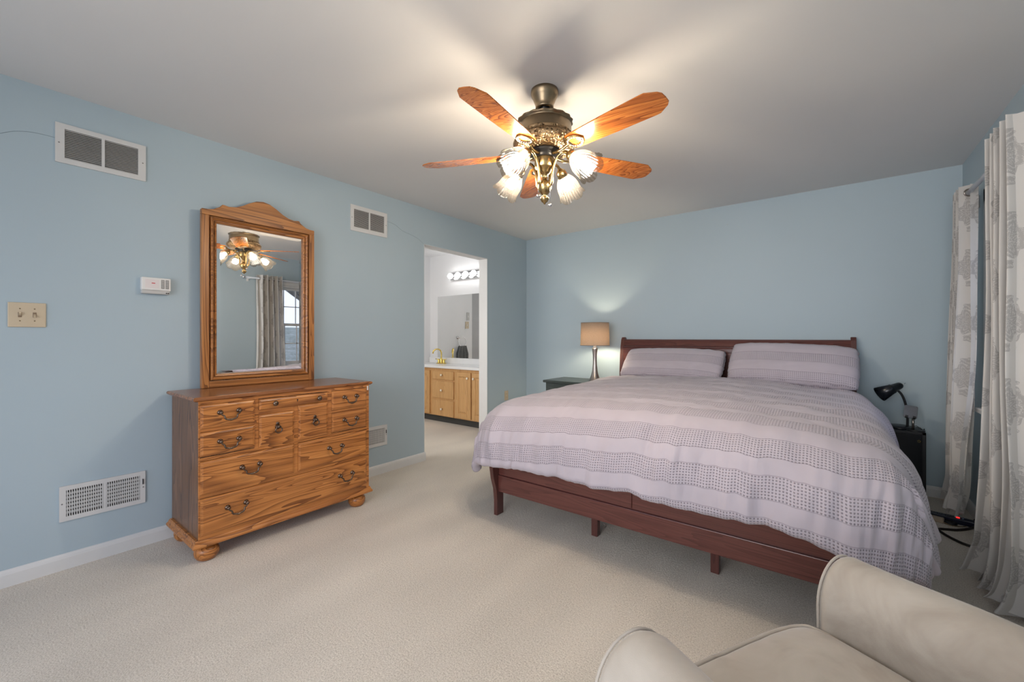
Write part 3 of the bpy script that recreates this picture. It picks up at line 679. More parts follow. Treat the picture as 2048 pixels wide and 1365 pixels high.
# ------------------------------------------------------------------ ceiling fan
FX, FY = -1.155, 1.775
FAN = thing('ceiling_fan', 'brass ceiling fan with five oak blades and four lit tulip lights', 'ceiling fan', (FX, FY, 1.86))
FM = Matrix.Translation((FX, FY, 0))
can = [(0, 2.44), (0.069, 2.44), (0.070, 2.425), (0.067, 2.419), (0.066, 2.412), (0.062, 2.406), (0.056, 2.392), (0.049, 2.375), (0.045, 2.362), (0.046, 2.356), (0.045, 2.350), (0.036, 2.346), (0.032, 2.352), (0, 2.356)]
obj('canopy', lathe(mk(), can, 40, FM), M_BRASSD, FAN)
obj('ball_joint', lathe(mk(), [(0, 2.335), (0.015, 2.338), (0.024, 2.35), (0.022, 2.362), (0, 2.366)], 20, FM), M_BLACKM, FAN)
obj('downrod', lathe(mk(), [(0.0135, 2.272), (0.0135, 2.350)], 20, FM), M_BRASSD, FAN)
def scal(r, z, a): return (r * (1 + (0.022 * math.cos(18 * a) if z > 2.268 else 0)), z)
hou = [(0.0, 2.290), (0.06, 2.289), (0.105, 2.286), (0.132, 2.283), (0.142, 2.276), (0.140, 2.270), (0.131, 2.266), (0.131, 2.260), (0.135, 2.256), (0.135, 2.216), (0.138, 2.210)]
obj('motor_housing', lathe(mk(), hou, 72, FM, fn=scal), M_BRASSD, FAN)
orn = [(0.138, 2.211), (0.141, 2.205), (0.136, 2.200), (0.143, 2.192), (0.155, 2.182), (0.160, 2.170), (0.158, 2.158), (0.150, 2.146), (0.136, 2.136), (0.115, 2.130), (0.088, 2.128), (0.07, 2.128)]
obj('embossed_skirt', lathe(mk(), orn, 72, FM), M_ORNATE, FAN)
obj('flywheel', lathe(mk(), [(0.0, 2.126), (0.082, 2.128), (0.082, 2.120), (0.060, 2.117), (0.056, 2.100), (0.05, 2.094), (0, 2.094)], 36, FM), M_BLACKM, FAN)
ZB = 2.117
for k in range(5):
    ang = math.radians(-84 + 72 * k)
    BMt = FM @ Matrix.Translation((0, 0, ZB)) @ Matrix.Rotation(ang, 4, 'Z') @ Matrix.Rotation(math.radians(-12), 4, 'X')
    # blade: x along its length, y across
    out = [(0.175, -0.047), (0.185, -0.052), (0.40, -0.063), (0.585, -0.068), (0.604, -0.067), (0.648, -0.042), (0.660, -0.026), (0.662, 0.0)]
    out = out + [(x, -y) for x, y in out[-2::-1]]
    b = obj('blade', prism(mk(), out, 0.000, 0.006, 'z', 0.0015, BMt), M_BLADE, FAN)
    # iron: arm from the flywheel and a lacy shield under the blade root
    iro = mk()
    tube(iro, [BMt @ Vector(p) for p in smooth_path([(0.060, 0, -0.010), (0.085, 0, -0.016), (0.115, 0, -0.018), (0.150, 0, -0.008), (0.168, 0, -0.004)], 5)], [0.008] * 10 + [0.0065] * 11, 10)
    sh = [(0.155, 0.0), (0.160, 0.022), (0.178, 0.036), (0.200, 0.040), (0.222, 0.034), (0.238, 0.020), (0.250, 0.0)]
    loop = sh + [(x, -y) for x, y in sh[-2:0:-1]]
    tube(iro, [BMt @ Vector((x, y, -0.004)) for x, y in loop], 0.0055, 8, closed=True)
    q = obj('blade_iron', iro, M_BRASS, FAN, smooth=True)
    lace = mk()
    for j in range(18):
        a = 2 * PI * j / 18; lathe(lace, [(0, -0.005), (0.004, -0.003), (0.005, 0.0), (0.004, 0.003), (0, 0.004)], 8, BMt @ Matrix.Translation((0.201 + 0.036 * math.cos(a), 0.031 * math.sin(a), -0.005)))
    obj('filigree', lace, M_CHROME, q, smooth=True)
fit = [(0.0, 2.096), (0.050, 2.096), (0.051, 2.090), (0.050, 2.050), (0.045, 2.044), (0.034, 2.036), (0.030, 2.026), (0.024, 2.018), (0.016, 2.014), (0.0145, 2.000), (0.0145, 1.985), (0.022, 1.982), (0.030, 1.974), (0.035, 1.958), (0.036, 1.948), (0.030, 1.930), (0.018, 1.916), (0.012, 1.910), (0.013, 1.904), (0.022, 1.898), (0.022, 1.890), (0.016, 1.878), (0.006, 1.871), (0.005, 1.866), (0, 1.864)]
obj('light_kit_body', lathe(mk(), fit, 40, FM), M_BRASS, FAN)
TILT = math.radians(40)
for k in range(4):
    ang = math.radians(-92 + 90 * k)
    RM = FM @ Matrix.Rotation(ang, 4, 'Z')
    arm = smooth_path([(0.030, 0, 1.950), (0.044, 0, 1.968), (0.048, 0, 2.005), (0.056, 0, 2.045), (0.078, 0, 2.083), (0.108, 0, 2.098), (0.136, 0, 2.088), (0.150, 0, 2.074)], 6)
    A = obj('light_arm', tube(mk(), arm, 0.0075, 10, RM), M_BRASS, FAN)
    # socket axis: outward and down
    SM = RM @ Matrix.Translation((0.146, 0, 2.079)) @ Matrix.Rotation(PI / 2 + TILT, 4, 'Y')
    obj('socket_cup', lathe(mk(), [(0, -0.012), (0.010, -0.012), (0.016, -0.004), (0.024, 0.004), (0.027, 0.016), (0.027, 0.034), (0.022, 0.036), (0, 0.036)], 24, SM), M_BRASS, A)
    def tulip(r, z, a): 
        w = max(0.0, (z - 0.060) / 0.085)
        q = abs(math.cos(3 * a)) ** 0.6 - 0.6; return (1.10 * r * (1 + 0.012 * math.cos(26 * a) + 0.07 * w * q), 1.04 * z + 0.016 * w * q)
    prof = [(0.024, 0.024), (0.026, 0.032), (0.034, 0.044), (0.043, 0.058), (0.050, 0.075), (0.054, 0.095), (0.055, 0.112), (0.057, 0.128), (0.062, 0.141), (0.067, 0.149)]
    s = obj('glass_shade', lathe(mk(), prof, 132, SM, fn=tulip), M_SHADEGLASS, A)
    uvl = s.data.uv_layers.new(name='UVMap')
    inv = (root_matrix(A).inverted() @ SM).inverted()
    for lp in s.data.loops:
        p = inv @ s.data.vertices[lp.vertex_index].co
        uvl.data[lp.index].uv = ((math.atan2(p.y, p.x) / (2 * PI)) % 1.0, p.z)
    for pl_ in s.data.polygons:                # close the seam
        us = [uvl.data[i].uv[0] for i in pl_.loop_indices]
        if max(us) - min(us) > 0.5:
            for i in pl_.loop_indices:
                if uvl.data[i].uv[0] < 0.5: uvl.data[i].uv[0] += 1.0
    obj('bulb', lathe(mk(), [(0, 0.036), (0.013, 0.038), (0.015, 0.052), (0.022, 0.066), (0.028, 0.082), (0.029, 0.094), (0.024, 0.108), (0.012, 0.117), (0, 0.119)], 20, SM), M_BULB, A)
for px_, py_, z0, z1 in ((0.040, -0.012, 1.855, 1.99), (-0.046, 0.010, 1.925, 1.99)):
    bm = mk(); tube(bm, [(FX + px_, FY + py_, z0), (FX + px_, FY + py_, z1)], 0.0012, 6)
    ch = obj('pull_chain', bm, M_CHROME, FAN)
    bm = mk(); lathe(bm, [(0, -0.014), (0.007, -0.012), (0.010, -0.006), (0.008, 0.0), (0.003, 0.004), (0, 0.005)], 14, Matrix.Translation((FX + px_, FY + py_, z0))); obj('chain_fob', bm, M_CHROME, ch, smooth=True)

# ------------------------------------------------------------------ bed
BC = -0.825
BED = thing('bed', 'dark cherry sleigh bed frame with tall headboard standing on carpet', 'bed', (BC, 3.2, 0))
HX0, HX1 = -1.808, 0.158
prof = [(4.245, 0.0), (4.305, 0.0), (4.300, 0.4), (4.300, 0.7), (4.305, 0.88), (4.322, 1.02), (4.345, 1.11), (4.362, 1.15), (4.360, 1.178), (4.340, 1.192), (4.316, 1.190), (4.296, 1.165), (4.278, 1.10), (4.262, 1.0), (4.250, 0.85), (4.245, 0.6)]
for x0 in (HX0, HX1 - 0.036):
    obj('headboard_post', prism(mk(), prof, x0, x0 + 0.036, 'x', 0.003), M_CHERRYZ, BED)
def panel_curve(z):     # front face of the headboard leans back with the posts
    pts = [(0.3, 4.268), (0.85, 4.272), (1.0, 4.284), (1.10, 4.300), (1.19, 4.325)]
    for (a, b), (c, d) in zip(pts, pts[1:]):
        if z <= c: return b + (d - b) * (z - a) / (c - a)
    return pts[-1][1]
bm = mk(); box(bm, HX0 + 0.03, HX1 - 0.03, 4.274, 4.292, 0.30, 1.075); HB = obj('headboard_panel', bm, M_CHERRY, BED)
bm = mk()      # frame of stiles and rails standing proud of the panel
zt = 1.092
for x0, x1, z0, z1 in ((HX0 + 0.035, HX1 - 0.035, 1.045, zt), (HX0 + 0.035, HX0 + 0.105, 0.5, 1.05), (HX1 - 0.105, HX1 - 0.035, 0.5, 1.05), (BC - 0.05, BC + 0.05, 0.5, 1.05)):
    box(bm, x0, x1, 4.262, 4.290, z0, z1, 0.003)
obj('panel_frame', bm, M_CHERRY, BED)
bm = mk(); prism(bm, [(4.255, 1.080), (4.252, 1.092), (4.262, 1.098), (4.278, 1.105), (4.288, 1.130), (4.300, 1.155), (4.315, 1.168), (4.335, 1.166), (4.345, 1.150), (4.338, 1.125), (4.318, 1.095), (4.300, 1.075)], HX0 + 0.034, HX1 - 0.034, 'x', 0.002)
obj('top_rail', bm, M_CHERRY, BED)
# footboard
fpost = [(2.138, 0.0), (2.205, 0.0), (2.205, 0.16), (2.190, 0.24), (2.165, 0.32), (2.150, 0.42), (2.085, 0.42), (2.090, 0.33), (2.105, 0.25), (2.128, 0.18), (2.138, 0.10)]
for x0 in (HX0 + 0.012, HX1 - 0.042):
    obj('footboard_post', prism(mk(), fpost, x0, x0 + 0.030, 'x', 0.003), M_CHERRYZ, BED)
bm = mk(); box(bm, HX0 + 0.04, HX1 - 0.04, 2.150, 2.180, 0.158, 0.268, 0.004); obj('foot_rail', bm, M_CHERRY, BED)
bm = mk(); box(bm, HX0 + 0.04, HX1 - 0.04, 2.163, 2.178, 0.264, 0.44); obj('foot_panel', bm, M_CHERRY, BED)
for xa, xb in ((HX0 + 0.04, BC - 0.024), (BC - 0.019, HX1 - 0.04)): obj('panel_board', box(mk(), xa, xb, 2.156, 2.165, 0.272, 0.438, 0.002), M_CHERRY, BED)
obj('centre_stile', box(mk(), BC - 0.080, BC - 0.0245, 2.1545, 2.160, 0.272, 0.438, 0.001), M_CHERRY, BED)
for x0 in (HX0 + 0.015, HX1 - 0.04): obj('side_rail', box(mk(), x0, x0 + 0.025, 2.19, 4.25, 0.16, 0.40, 0.003), M_CHERRY, BED)
for x, y in ((-1.124, 2.29), (-0.466, 2.30), (-1.124, 3.3), (-0.466, 3.3)):
    bm = mk(); box(bm, x - 0.02, x + 0.02, y - 0.02, y + 0.02, 0.0, 0.27, 0.003); obj('support_leg', bm, M_CHERRYZ, BED)
for k in range(10): y = 2.27 + k * 0.205; obj('slat', box(mk(), HX0 + 0.03, HX1 - 0.03, y - 0.04, y + 0.04, 0.27, 0.285, 0.002), M_CHERRY, BED)

def rbox(x0, x1, y0, y1, z0, z1, r, seg=5): return box(mk(), x0, x1, y0, y1, z0, z1, r, seg)
o = obj('mattress', rbox(-1.765, 0.115, 2.215, 4.235, 0.29, 0.73, 0.06), M_SHEET, smooth=True); rebase(o, (BC, 3.2, 0.29)); tag(o, 'king mattress under white fitted sheet on the cherry bed', 'mattress')

# duvet
A_L, A_R, B0_, B1_ = 0.86, 0.885, 3.93, 2.365
LS_L, LS_R, LFRONT = 0.56, 0.54, 0.580
R_F, R_L, R_R, PHI = 0.36, 0.30, 0.20, math.radians(80)
def drop(o, R):
    if o <= R * PHI: p = o / R; return R * math.sin(p), R * (1 - math.cos(p))
    e = o - R * PHI; return R * math.sin(PHI) + e * math.cos(PHI), R * (1 - math.cos(PHI)) + e * math.sin(PHI)
def duvet_point(a, b):
    """a: across (0 at the middle), b: 0 at the head edge, growing towards the foot; metres of cloth"""
    Bf = B0_ - B1_; sgn = -1 if a < 0 else 1; A_ = A_R if a > 0 else A_L
    oa = max(0, abs(a) - A_); ob = max(0, b - Bf)
    ls = (LS_R if sgn > 0 else LS_L) + 0.05 * noise.noise((b * 2.1, sgn * 3.0, 1)); lf = LFRONT + 0.030 * noise.noise((a * 2.3, 7, 2))
    ea, eb = max(0, oa - ls), max(0, ob - lf); oa, ob = min(oa, ls), min(ob, lf)
    bb = min(max(b, 0), Bf); aa = max(-A_L, min(A_R, a))
    z = 0.800 + 0.045 * (1 - (aa / A_) ** 2) - 0.035 * (bb / Bf) ** 2
    z += 0.012 * noise.noise((aa * 1.7, bb * 1.9, 0)) + 0.010 * noise.noise((aa * 5 + bb, bb * 6, 4)) + 0.008 * noise.noise((aa * 13, bb * 15 + aa * 3, 9))
    z += 0.004 * noise.noise((aa * 26, bb * 22, 19))
    if bb < 0.9: z += 0.014 * (1 - bb / 0.9) * noise.noise((aa * 3.5, bb * 16, 12))
    o = (oa ** 4.6 + ob ** 4.6) ** (1 / 4.6); x = BC + aa; y = B0_ - bb
    d = Vector((sgn * oa, -ob, 0))
    if o > 1e-6:
        Rs = R_R if sgn > 0 else R_L; R = (Rs * oa * oa + R_F * ob * ob) / (oa * oa + ob * ob)
        d.normalize(); r, dz = drop(o, R); k = min(1, o / 0.30)
        s = b if oa > ob else a
        fold = noise.noise((s * 7.0 + o * 2.5, o * 1.2, 5 + sgn)) * 0.020 + noise.noise((s * 16.0 - o * 3, o * 2.5, 8)) * 0.017 * k + noise.noise((s * 34.0 + o * 4, o * 3, 28)) * 0.010 * k
        if sgn > 0 and oa > 0 and ob < 0.05: fold += 0.035 * math.sin(b * 5.6 - 0.4) * (oa / LS_R)
        fold += 0.016
        r += fold * k; x += d.x * r; y += d.y * r; z -= dz
        e = max(ea, eb)
        if e > 0:
            c = 0.030; ps = min(e / c, 1.15 * PI); z -= c * math.sin(ps); x -= d.x * c * (1 - math.cos(ps)); y -= d.y * c * (1 - math.cos(ps))
    elif b < 0:
        c = 0.022; ps = min(-b / c, 1.1 * PI); y += c * math.sin(ps); z -= c * (1 - math.cos(ps))
    return x, y, max(z, 0.03)
def lin(a, b, n): return [a + (b - a) * i / n for i in range(n + 1)]
us = lin(-(A_L + LS_L + 0.16), -A_L, 64)[:-1] + lin(-A_L, A_R, 130) + lin(A_R, A_R + LS_R + 0.16, 64)[1:]
vs_ = lin(-0.07, 0, 7)[:-1] + lin(0, B0_ - B1_, 130) + lin(B0_ - B1_, B0_ - B1_ + LFRONT + 0.14, 70)[1:]
me = bpy.data.meshes.new('duvet'); nu, nv = len(us), len(vs_)
V = [duvet_point(a, b) for b in vs_ for a in us]
F = [(j * nu + i, j * nu + i + 1, (j + 1) * nu + i + 1, (j + 1) * nu + i) for j in range(nv - 1) for i in range(nu - 1)]
me.from_pydata(V, [], F); me.polygons.foreach_set('use_smooth', [True] * len(F))
uvl = me.uv_layers.new(name='UVMap')
for lp in me.loops:
    j, i = divmod(lp.vertex_index, nu); uvl.data[lp.index].uv = (us[i], vs_[j] + 0.05 * us[i])
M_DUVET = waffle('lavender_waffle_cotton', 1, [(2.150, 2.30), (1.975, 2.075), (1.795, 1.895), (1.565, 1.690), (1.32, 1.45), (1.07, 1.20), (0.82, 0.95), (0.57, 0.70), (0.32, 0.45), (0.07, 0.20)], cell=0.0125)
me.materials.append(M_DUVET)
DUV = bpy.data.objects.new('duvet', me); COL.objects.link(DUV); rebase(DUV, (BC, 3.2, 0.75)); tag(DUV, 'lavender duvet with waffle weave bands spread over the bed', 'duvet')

# pillows
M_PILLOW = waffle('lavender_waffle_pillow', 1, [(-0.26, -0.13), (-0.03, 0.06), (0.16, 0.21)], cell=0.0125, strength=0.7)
def pillow(cx, y0, z0, w, h, th, tilt, seed, label, roll=0.0):
    n, m = 46, 30; bmx = mk(); uv = bmx.loops.layers.uv.new('UVMap'); grid = {}
    for side in (0, 1):
        for i in range(n + 1):
            for j in range(m + 1):
                u, v = 2 * i / n - 1, 2 * j / m - 1
                e = (1 - u ** 4) * (1 - v ** 4); e = max(0, e) ** 0.42
                pinch = 1 - 0.035 * (1 - abs(v)) * u ** 2; pv = 1 - 0.05 * (1 - u * u) * 0 - 0.04 * (abs(u) ** 6)
                x = u * w / 2 * (1 - 0.03 * v * v); y = v * h / 2 * (1 - 0.05 * u * u)
                nz = noise.noise((u * 2.2, v * 2, seed)) * 0.012 + noise.noise((u * 6, v * 5, seed + 3)) * 0.006 * e
                t = (th / 2) * e * (1 + nz * 6) * (1.0 if side == 0 else -0.75)
                x += noise.noise((v * 7, seed, u)) * 0.008 * abs(u) ** 4; y += noise.noise((u * 8, seed + 5, 1)) * 0.010 * abs(v) ** 5
                if side == 1 and (i in (0, n) or j in (0, m)): grid[(1, i, j)] = grid[(0, i, j)]; continue
                p = bmx.verts.new((x, y, t)); grid[(side, i, j)] = p
    for side in (0, 1):
        for i in range(n):
            for j in range(m):
                q = [grid[(side, i, j)], grid[(side, i + 1, j)], grid[(side, i + 1, j + 1)], grid[(side, i, j + 1)]]
                f = bmx.faces.new(q if side == 0 else q[::-1]); f.smooth = True
                for lp in f.loops: lp[uv].uv = (lp.vert.co.x, lp.vert.co.y)
    Mx = Matrix.Translation((cx, y0, z0)) @ Matrix.Rotation(roll, 4, 'Y') @ Matrix.Rotation(tilt, 4, 'X') @ Matrix.Translation((0, h / 2, th * 0.30))
    bmx.transform(Mx)
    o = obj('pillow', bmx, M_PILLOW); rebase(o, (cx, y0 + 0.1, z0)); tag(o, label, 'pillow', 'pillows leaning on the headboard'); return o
pillow(-1.215, 3.955, 0.770, 0.93, 0.38, 0.16, math.radians(42), 3, 'left lavender pillow leaning on the cherry headboard, on the lamp side', 0.0)
pillow(-0.275, 3.935, 0.775, 0.88, 0.42, 0.18, math.radians(46), 8, 'right lavender pillow leaning on the headboard, taller of the pair', 0.03)

# ------------------------------------------------------------------ left nightstand and table lamp
NS = thing('nightstand', 'dark green black nightstand in the corner behind the bed, lamp on it', 'nightstand', (-2.26, 4.1, 0))
NX0, NX1, NY0, NY1 = -2.545, -1.955, 3.875, 4.335
bm = mk(); box(bm, NX0, NX1, NY0, NY1, 0.690, 0.716, 0.004); obj('top', bm, M_GREENB, NS)
bm = mk(); box(bm, NX0 + 0.025, NX1 - 0.025, NY0 + 0.025, NY1 - 0.01, 0.42, 0.690, 0.002); obj('case', bm, M_GREENB, NS)
d = obj('drawer', box(mk(), NX0 + 0.06, NX1 - 0.06, NY0 + 0.012, NY0 + 0.027, 0.46, 0.655, 0.003), M_GREENB, NS)
bm = mk(); lathe(bm, [(0, 0), (0.006, 0), (0.006, 0.012), (0.014, 0.018), (0.010, 0.027), (0, 0.029)], 16, Matrix.Translation((-2.25, NY0 + 0.012, 0.56)) @ Matrix.Rotation(PI / 2, 4, 'X')); obj('knob', bm, M_NICKEL, d, smooth=True)
obj('shelf', box(mk(), NX0 + 0.03, NX1 - 0.03, NY0 + 0.03, NY1 - 0.015, 0.14, 0.16, 0.002), M_GREENB, NS)
for x in (NX0 + 0.025, NX1 - 0.065):
    for y in (NY0 + 0.025, NY1 - 0.05): obj('leg', box(mk(), x, x + 0.04, y, y + 0.04, 0, 0.425, 0.003), M_GREENB, NS)
LX, LY = -2.025, 4.105
LP = thing('table_lamp', 'brushed nickel table lamp with lit beige drum shade on the dark nightstand', 'lamp', (LX, LY, 0.716))
LM = Matrix.Translation((LX, LY, 0.716))
obj('lamp_base', lathe(mk(), [(0, 0), (0.068, 0), (0.070, 0.004), (0.066, 0.010), (0.050, 0.040), (0.040, 0.065), (0.031, 0.100), (0.025, 0.150), (0.0215, 0.200), (0.021, 0.240), (0.023, 0.290), (0.028, 0.335), (0.031, 0.352), (0.030, 0.356), (0, 0.356)], 36, LM), M_NICKEL, LP)
sock = obj('lamp_socket', lathe(mk(), [(0, 0.355), (0.017, 0.356), (0.017, 0.395), (0.012, 0.400), (0, 0.400)], 20, LM), M_WPLAST, LP)
obj('bulb', lathe(mk(), [(0, 0.400), (0.012, 0.402), (0.014, 0.420), (0.026, 0.445), (0.030, 0.465), (0.026, 0.485), (0.012, 0.497), (0, 0.499)], 20, LM), M_TBULB, LP)
bm = mk(); R1, R2 = 0.155, 0.148
lathe(bm, [(R1, 0.385), (R2, 0.632), (R2 - 0.002, 0.632), (R1 - 0.002, 0.385), (R1, 0.385)], 56, LM)
sh = obj('lamp_shade', bm, M_LINEN, LP)
M_TRIM = plain('grey_shade_trim', (0.20, 0.165, 0.14), 0.8)
for z, r in ((0.387, R1 + 0.001), (0.630, R2 + 0.001)): obj('shade_trim', tube(mk(), [(LX + r * math.cos(2 * PI * k / 48), LY + r * math.sin(2 * PI * k / 48), 0.716 + z) for k in range(48)], 0.0022, 6, closed=True), M_TRIM, sh)
bm = mk()
for k in range(3): a = 2 * PI * k / 3; tube(bm, [(LX + 0.017 * math.cos(a), LY + 0.017 * math.sin(a), 1.106), (LX + (R1 - 0.003) * math.cos(a), LY + (R1 - 0.003) * math.sin(a), 1.112)], 0.0018, 6)
obj('shade_spider', bm, M_NICKEL, sh)

# ------------------------------------------------------------------ right: black cabinet, desk lamp, phone stand
CX0, CX1, CY0, CY1, CZ = 0.215, 0.531, 4.118, 4.348, 0.513
CB = thing('black_cabinet', 'black lacquered bedside cabinet beside the right curtain against back wall', 'cabinet', (0.37, 4.2, 0))
bm = mk(); box(bm, CX0, CX1, CY0 + 0.004, CY1, 0.012, CZ, 0.003); obj('case', bm, M_BLACKS, CB)
bm = mk()
for q in ((CX0, CX0 + 0.022, 0.03, CZ), (CX1 - 0.022, CX1, 0.03, CZ), (CX0, CX1, CZ - 0.020, CZ), (CX0, CX1, 0.012, 0.04)): box(bm, q[0], q[1], CY0 - 0.004, CY0 + 0.008, q[2], q[3], 0.003)
obj('front_frame', bm, M_BLACKS, CB)
dr = obj('cabinet_door', box(mk(), CX0 + 0.021, CX1 - 0.021, CY0 - 0.001, CY0 + 0.006, 0.035, CZ - 0.019, 0.001), M_BLACK, CB)
bg = obj('badge', box(mk(), 0.470, 0.507, CY0 - 0.0025, CY0 - 0.0005, 0.432, 0.462, 0.0005), M_BLACK, dr)
bm = mk(); pts = star(5, 0.0095, 0.0052, (0.4945, 0.4480)); tube(bm, [(x, CY0 - 0.003, z) for x, z in pts], 0.0011, 6, closed=True); 
bg2 = obj('star_emblem', bm, M_GOLD, dr, label='small gold outline star')
for x in (CX0 + 0.03, CX1 - 0.03):
    for y in (CY0 + 0.03, CY1 - 0.03): obj('foot', lathe(mk(), [(0, 0), (0.012, 0), (0.013, 0.012), (0, 0.012)], 12, Matrix.Translation((x, y, 0))), M_BLACKS, CB)
DL = thing('desk_lamp', 'glossy black gooseneck desk lamp on the black cabinet right of the bed', 'lamp', (0.40, 4.235, CZ))
obj('lamp_base', lathe(mk(), [(0, 0), (0.088, 0), (0.090, 0.006), (0.084, 0.014), (0.050, 0.020), (0.012, 0.022), (0, 0.022)], 36, Matrix.Translation((0.405, 4.240, CZ))), M_BLACK, DL)
neck = smooth_path([(0.447, 4.236, CZ + 0.018), (0.447, 4.232, 0.60), (0.440, 4.226, 0.67), (0.428, 4.220, 0.725), (0.410, 4.214, 0.770), (0.386, 4.209, 0.800)], 8)
obj('gooseneck', tube(mk(), neck, 0.0075, 10), M_BLACKS, DL)
ax0, ax1 = Vector((0.405, 4.205, 0.833)), Vector((0.282, 4.170, 0.757))
ax = (ax1 - ax0).normalized(); SMt = Matrix.Translation(ax0) @ ax.to_track_quat('Z', 'Y').to_matrix().to_4x4()
shd = obj('lamp_head', lathe(mk(), [(0, -0.012), (0.014, -0.012), (0.022, -0.004), (0.025, 0.006), (0.031, 0.048), (0.036, 0.052), (0.036, 0.062), (0.055, 0.145), (0.0535, 0.145), (0.034, 0.064), (0.028, 0.05), (0, 0.045)], 36, SMt), M_BLACK, DL)
obj('switch_knob', lathe(mk(), [(0, -0.034), (0.003, -0.034), (0.003, -0.012), (0, -0.012)], 10, SMt), M_CHROME, shd)
obj('bulb', lathe(mk(), [(0, 0.05), (0.012, 0.055), (0.024, 0.09), (0.024, 0.105), (0.012, 0.12), (0, 0.122)], 20, SMt), M_WPLAST, DL)
PS = thing('phone_stand', 'small grey phone stand on the black cabinet in front of desk lamp', 'phone stand', (0.475, 4.165, CZ))
bm = mk(); lathe(bm, [(0, 0), (0.052, 0), (0.053, 0.003), (0.050, 0.007), (0, 0.008)], 32, Matrix.Translation((0.482, 4.172, CZ))); obj('stand_base', bm, M_BLACKS, PS)
obj('stem', tube(mk(), [(0.470, 4.172, CZ + 0.006), (0.470, 4.172, 0.612)], 0.0075, 12), M_NICKEL, PS)
GRY = metal('grey_aluminium', (0.20, 0.21, 0.235), 0.35)
PMt = Matrix.Translation((0.455, 4.150, 0.648)) @ Matrix.Rotation(math.radians(-24), 4, 'X') @ Matrix.Rotation(math.radians(7), 4, 'Y')
bm = mk(); pts = []
for cx_, cz_, a0 in ((0.026, 0.037, 0), (-0.026, 0.037, 90), (-0.026, -0.037, 180), (0.026, -0.037, 270)):
    for k in range(6): a = math.radians(a0 + 18 * k); pts.append((cx_ + 0.010 * math.cos(a), cz_ + 0.010 * math.sin(a)))
prism(bm, pts, -0.003, 0.003, 'y', 0.0008, PMt); obj('phone_plate', bm, GRY, PS)
bm = mk()
for s in (-1, 1): box(bm, s * 0.020 - 0.008, s * 0.020 + 0.008, -0.028, 0.001, -0.050, -0.044, 0.002, M=PMt); box(bm, s * 0.020 - 0.008, s * 0.020 + 0.008, -0.030, -0.026, -0.050, -0.036, 0.001, M=PMt)
obj('lip', bm, M_BLACKS, PS)
cb = tube(mk(), smooth_path([(0.478, 4.21, CZ + 0.022), (0.495, 4.23, CZ + 0.026), (0.512, 4.22, CZ + 0.012), (0.528, 4.205, CZ + 0.004), (0.534, 4.215, CZ - 0.004), (0.537, 4.27, 0.30), (0.537, 4.30, 0.08)], 6), 0.002, 6)
o = obj('thin_cord', cb, M_BLACKS); rebase(o, (0.51, 4.22, CZ)); tag(o, 'thin black cord draped over the back of the black cabinet', 'cord')

# power strip and cords
PW = thing('power_strip', 'dark power strip with glowing red switch on carpet under the curtain', 'power strip', (0.58, 3.865, 0))
PM_ = Matrix.Translation((0.575, 3.862, 0)) @ Matrix.Rotation(math.radians(-14), 4, 'Z')
bm = mk(); box(bm, -0.15, 0.15, -0.027, 0.027, 0.0, 0.036, 0.006, M=PM_); ps = obj('strip_body', bm, M_NAVY, PW)
for k in range(5):
    x = -0.125 + 0.037 * k
    bm = mk(); box(bm, x - 0.013, x + 0.013, -0.016, 0.016, 0.0355, 0.037, 0.001, M=PM_); s = obj('socket', bm, M_BLACKS, PW)
    bm = mk(); box(bm, x - 0.005, x - 0.002, -0.008, 0.004, 0.0368, 0.0376, M=PM_); box(bm, x + 0.004, x + 0.007, -0.008, 0.004, 0.0368, 0.0376, M=PM_); obj('slot', bm, plain('pale_blue_contact', (0.20, 0.24, 0.34), 0.4), s)
bm = mk(); lathe(bm, [(0, 0.036), (0.009, 0.036), (0.009, 0.040), (0, 0.043)], 16, PM_ @ Matrix.Translation((0.068, -0.004, 0))); obj('red_switch', bm, M_REDLED, PW)
bm = mk(); box(bm, 0.088, 0.096, -0.014, 0.014, 0.0355, 0.040, 0.001, M=PM_); obj('side_switch', bm, plain('slate_switch', (0.13, 0.17, 0.26), 0.4), PW)
AD = thing('power_adapter', 'beige plug adapter resting against the front of the power strip', 'adapter', (0.535, 3.815, 0))
bm = mk(); box(bm, -0.040, 0.040, -0.020, 0.020, 0.0, 0.030, 0.006, M=Matrix.Translation((0.533, 3.808, 0)) @ Matrix.Rotation(math.radians(-16), 4, 'Z')); obj('adapter_body', bm, M_BEIGE, AD)
bm = mk(); tube(bm, smooth_path([(0.560, 3.800, 0.010), (0.585, 3.770, 0.004), (0.625, 3.770, 0.003), (0.665, 3.800, 0.003), (0.690, 3.850, 0.003)], 8), 0.0028, 6); obj('braided_cord', bm, plain('tan_braid', (0.20, 0.15, 0.09), 0.8, var=0.5, vs=150), AD)
bm = mk(); lathe(bm, [(0, 0), (0.030, 0), (0.032, 0.008), (0.028, 0.016), (0, 0.018)], 24, Matrix.Translation((0.600, 3.800, 0))); o = obj('charging_puck', bm, M_BLACKS); rebase(o, (0.6, 3.8, 0)); tag(o, 'flat round black puck on carpet before the power strip', 'charger')
bm = mk(); tube(bm, smooth_path([(0.735, 3.950, 0.010), (0.733, 3.862, 0.008), (0.680, 3.765, 0.007), (0.615, 3.690, 0.007), (0.560, 3.660, 0.007), (0.528, 3.640, 0.007), (0.522, 3.610, 0.007), (0.548, 3.540, 0.007), (0.594, 3.470, 0.007), (0.640, 3.440, 0.007), (0.70, 3.40, 0.007)], 8), 0.0075, 8)
o = obj('power_cable', bm, M_BROWNC); rebase(o, (0.62, 3.65, 0)); tag(o, 'thick dark brown cable bending in a zigzag on the carpet', 'cable')

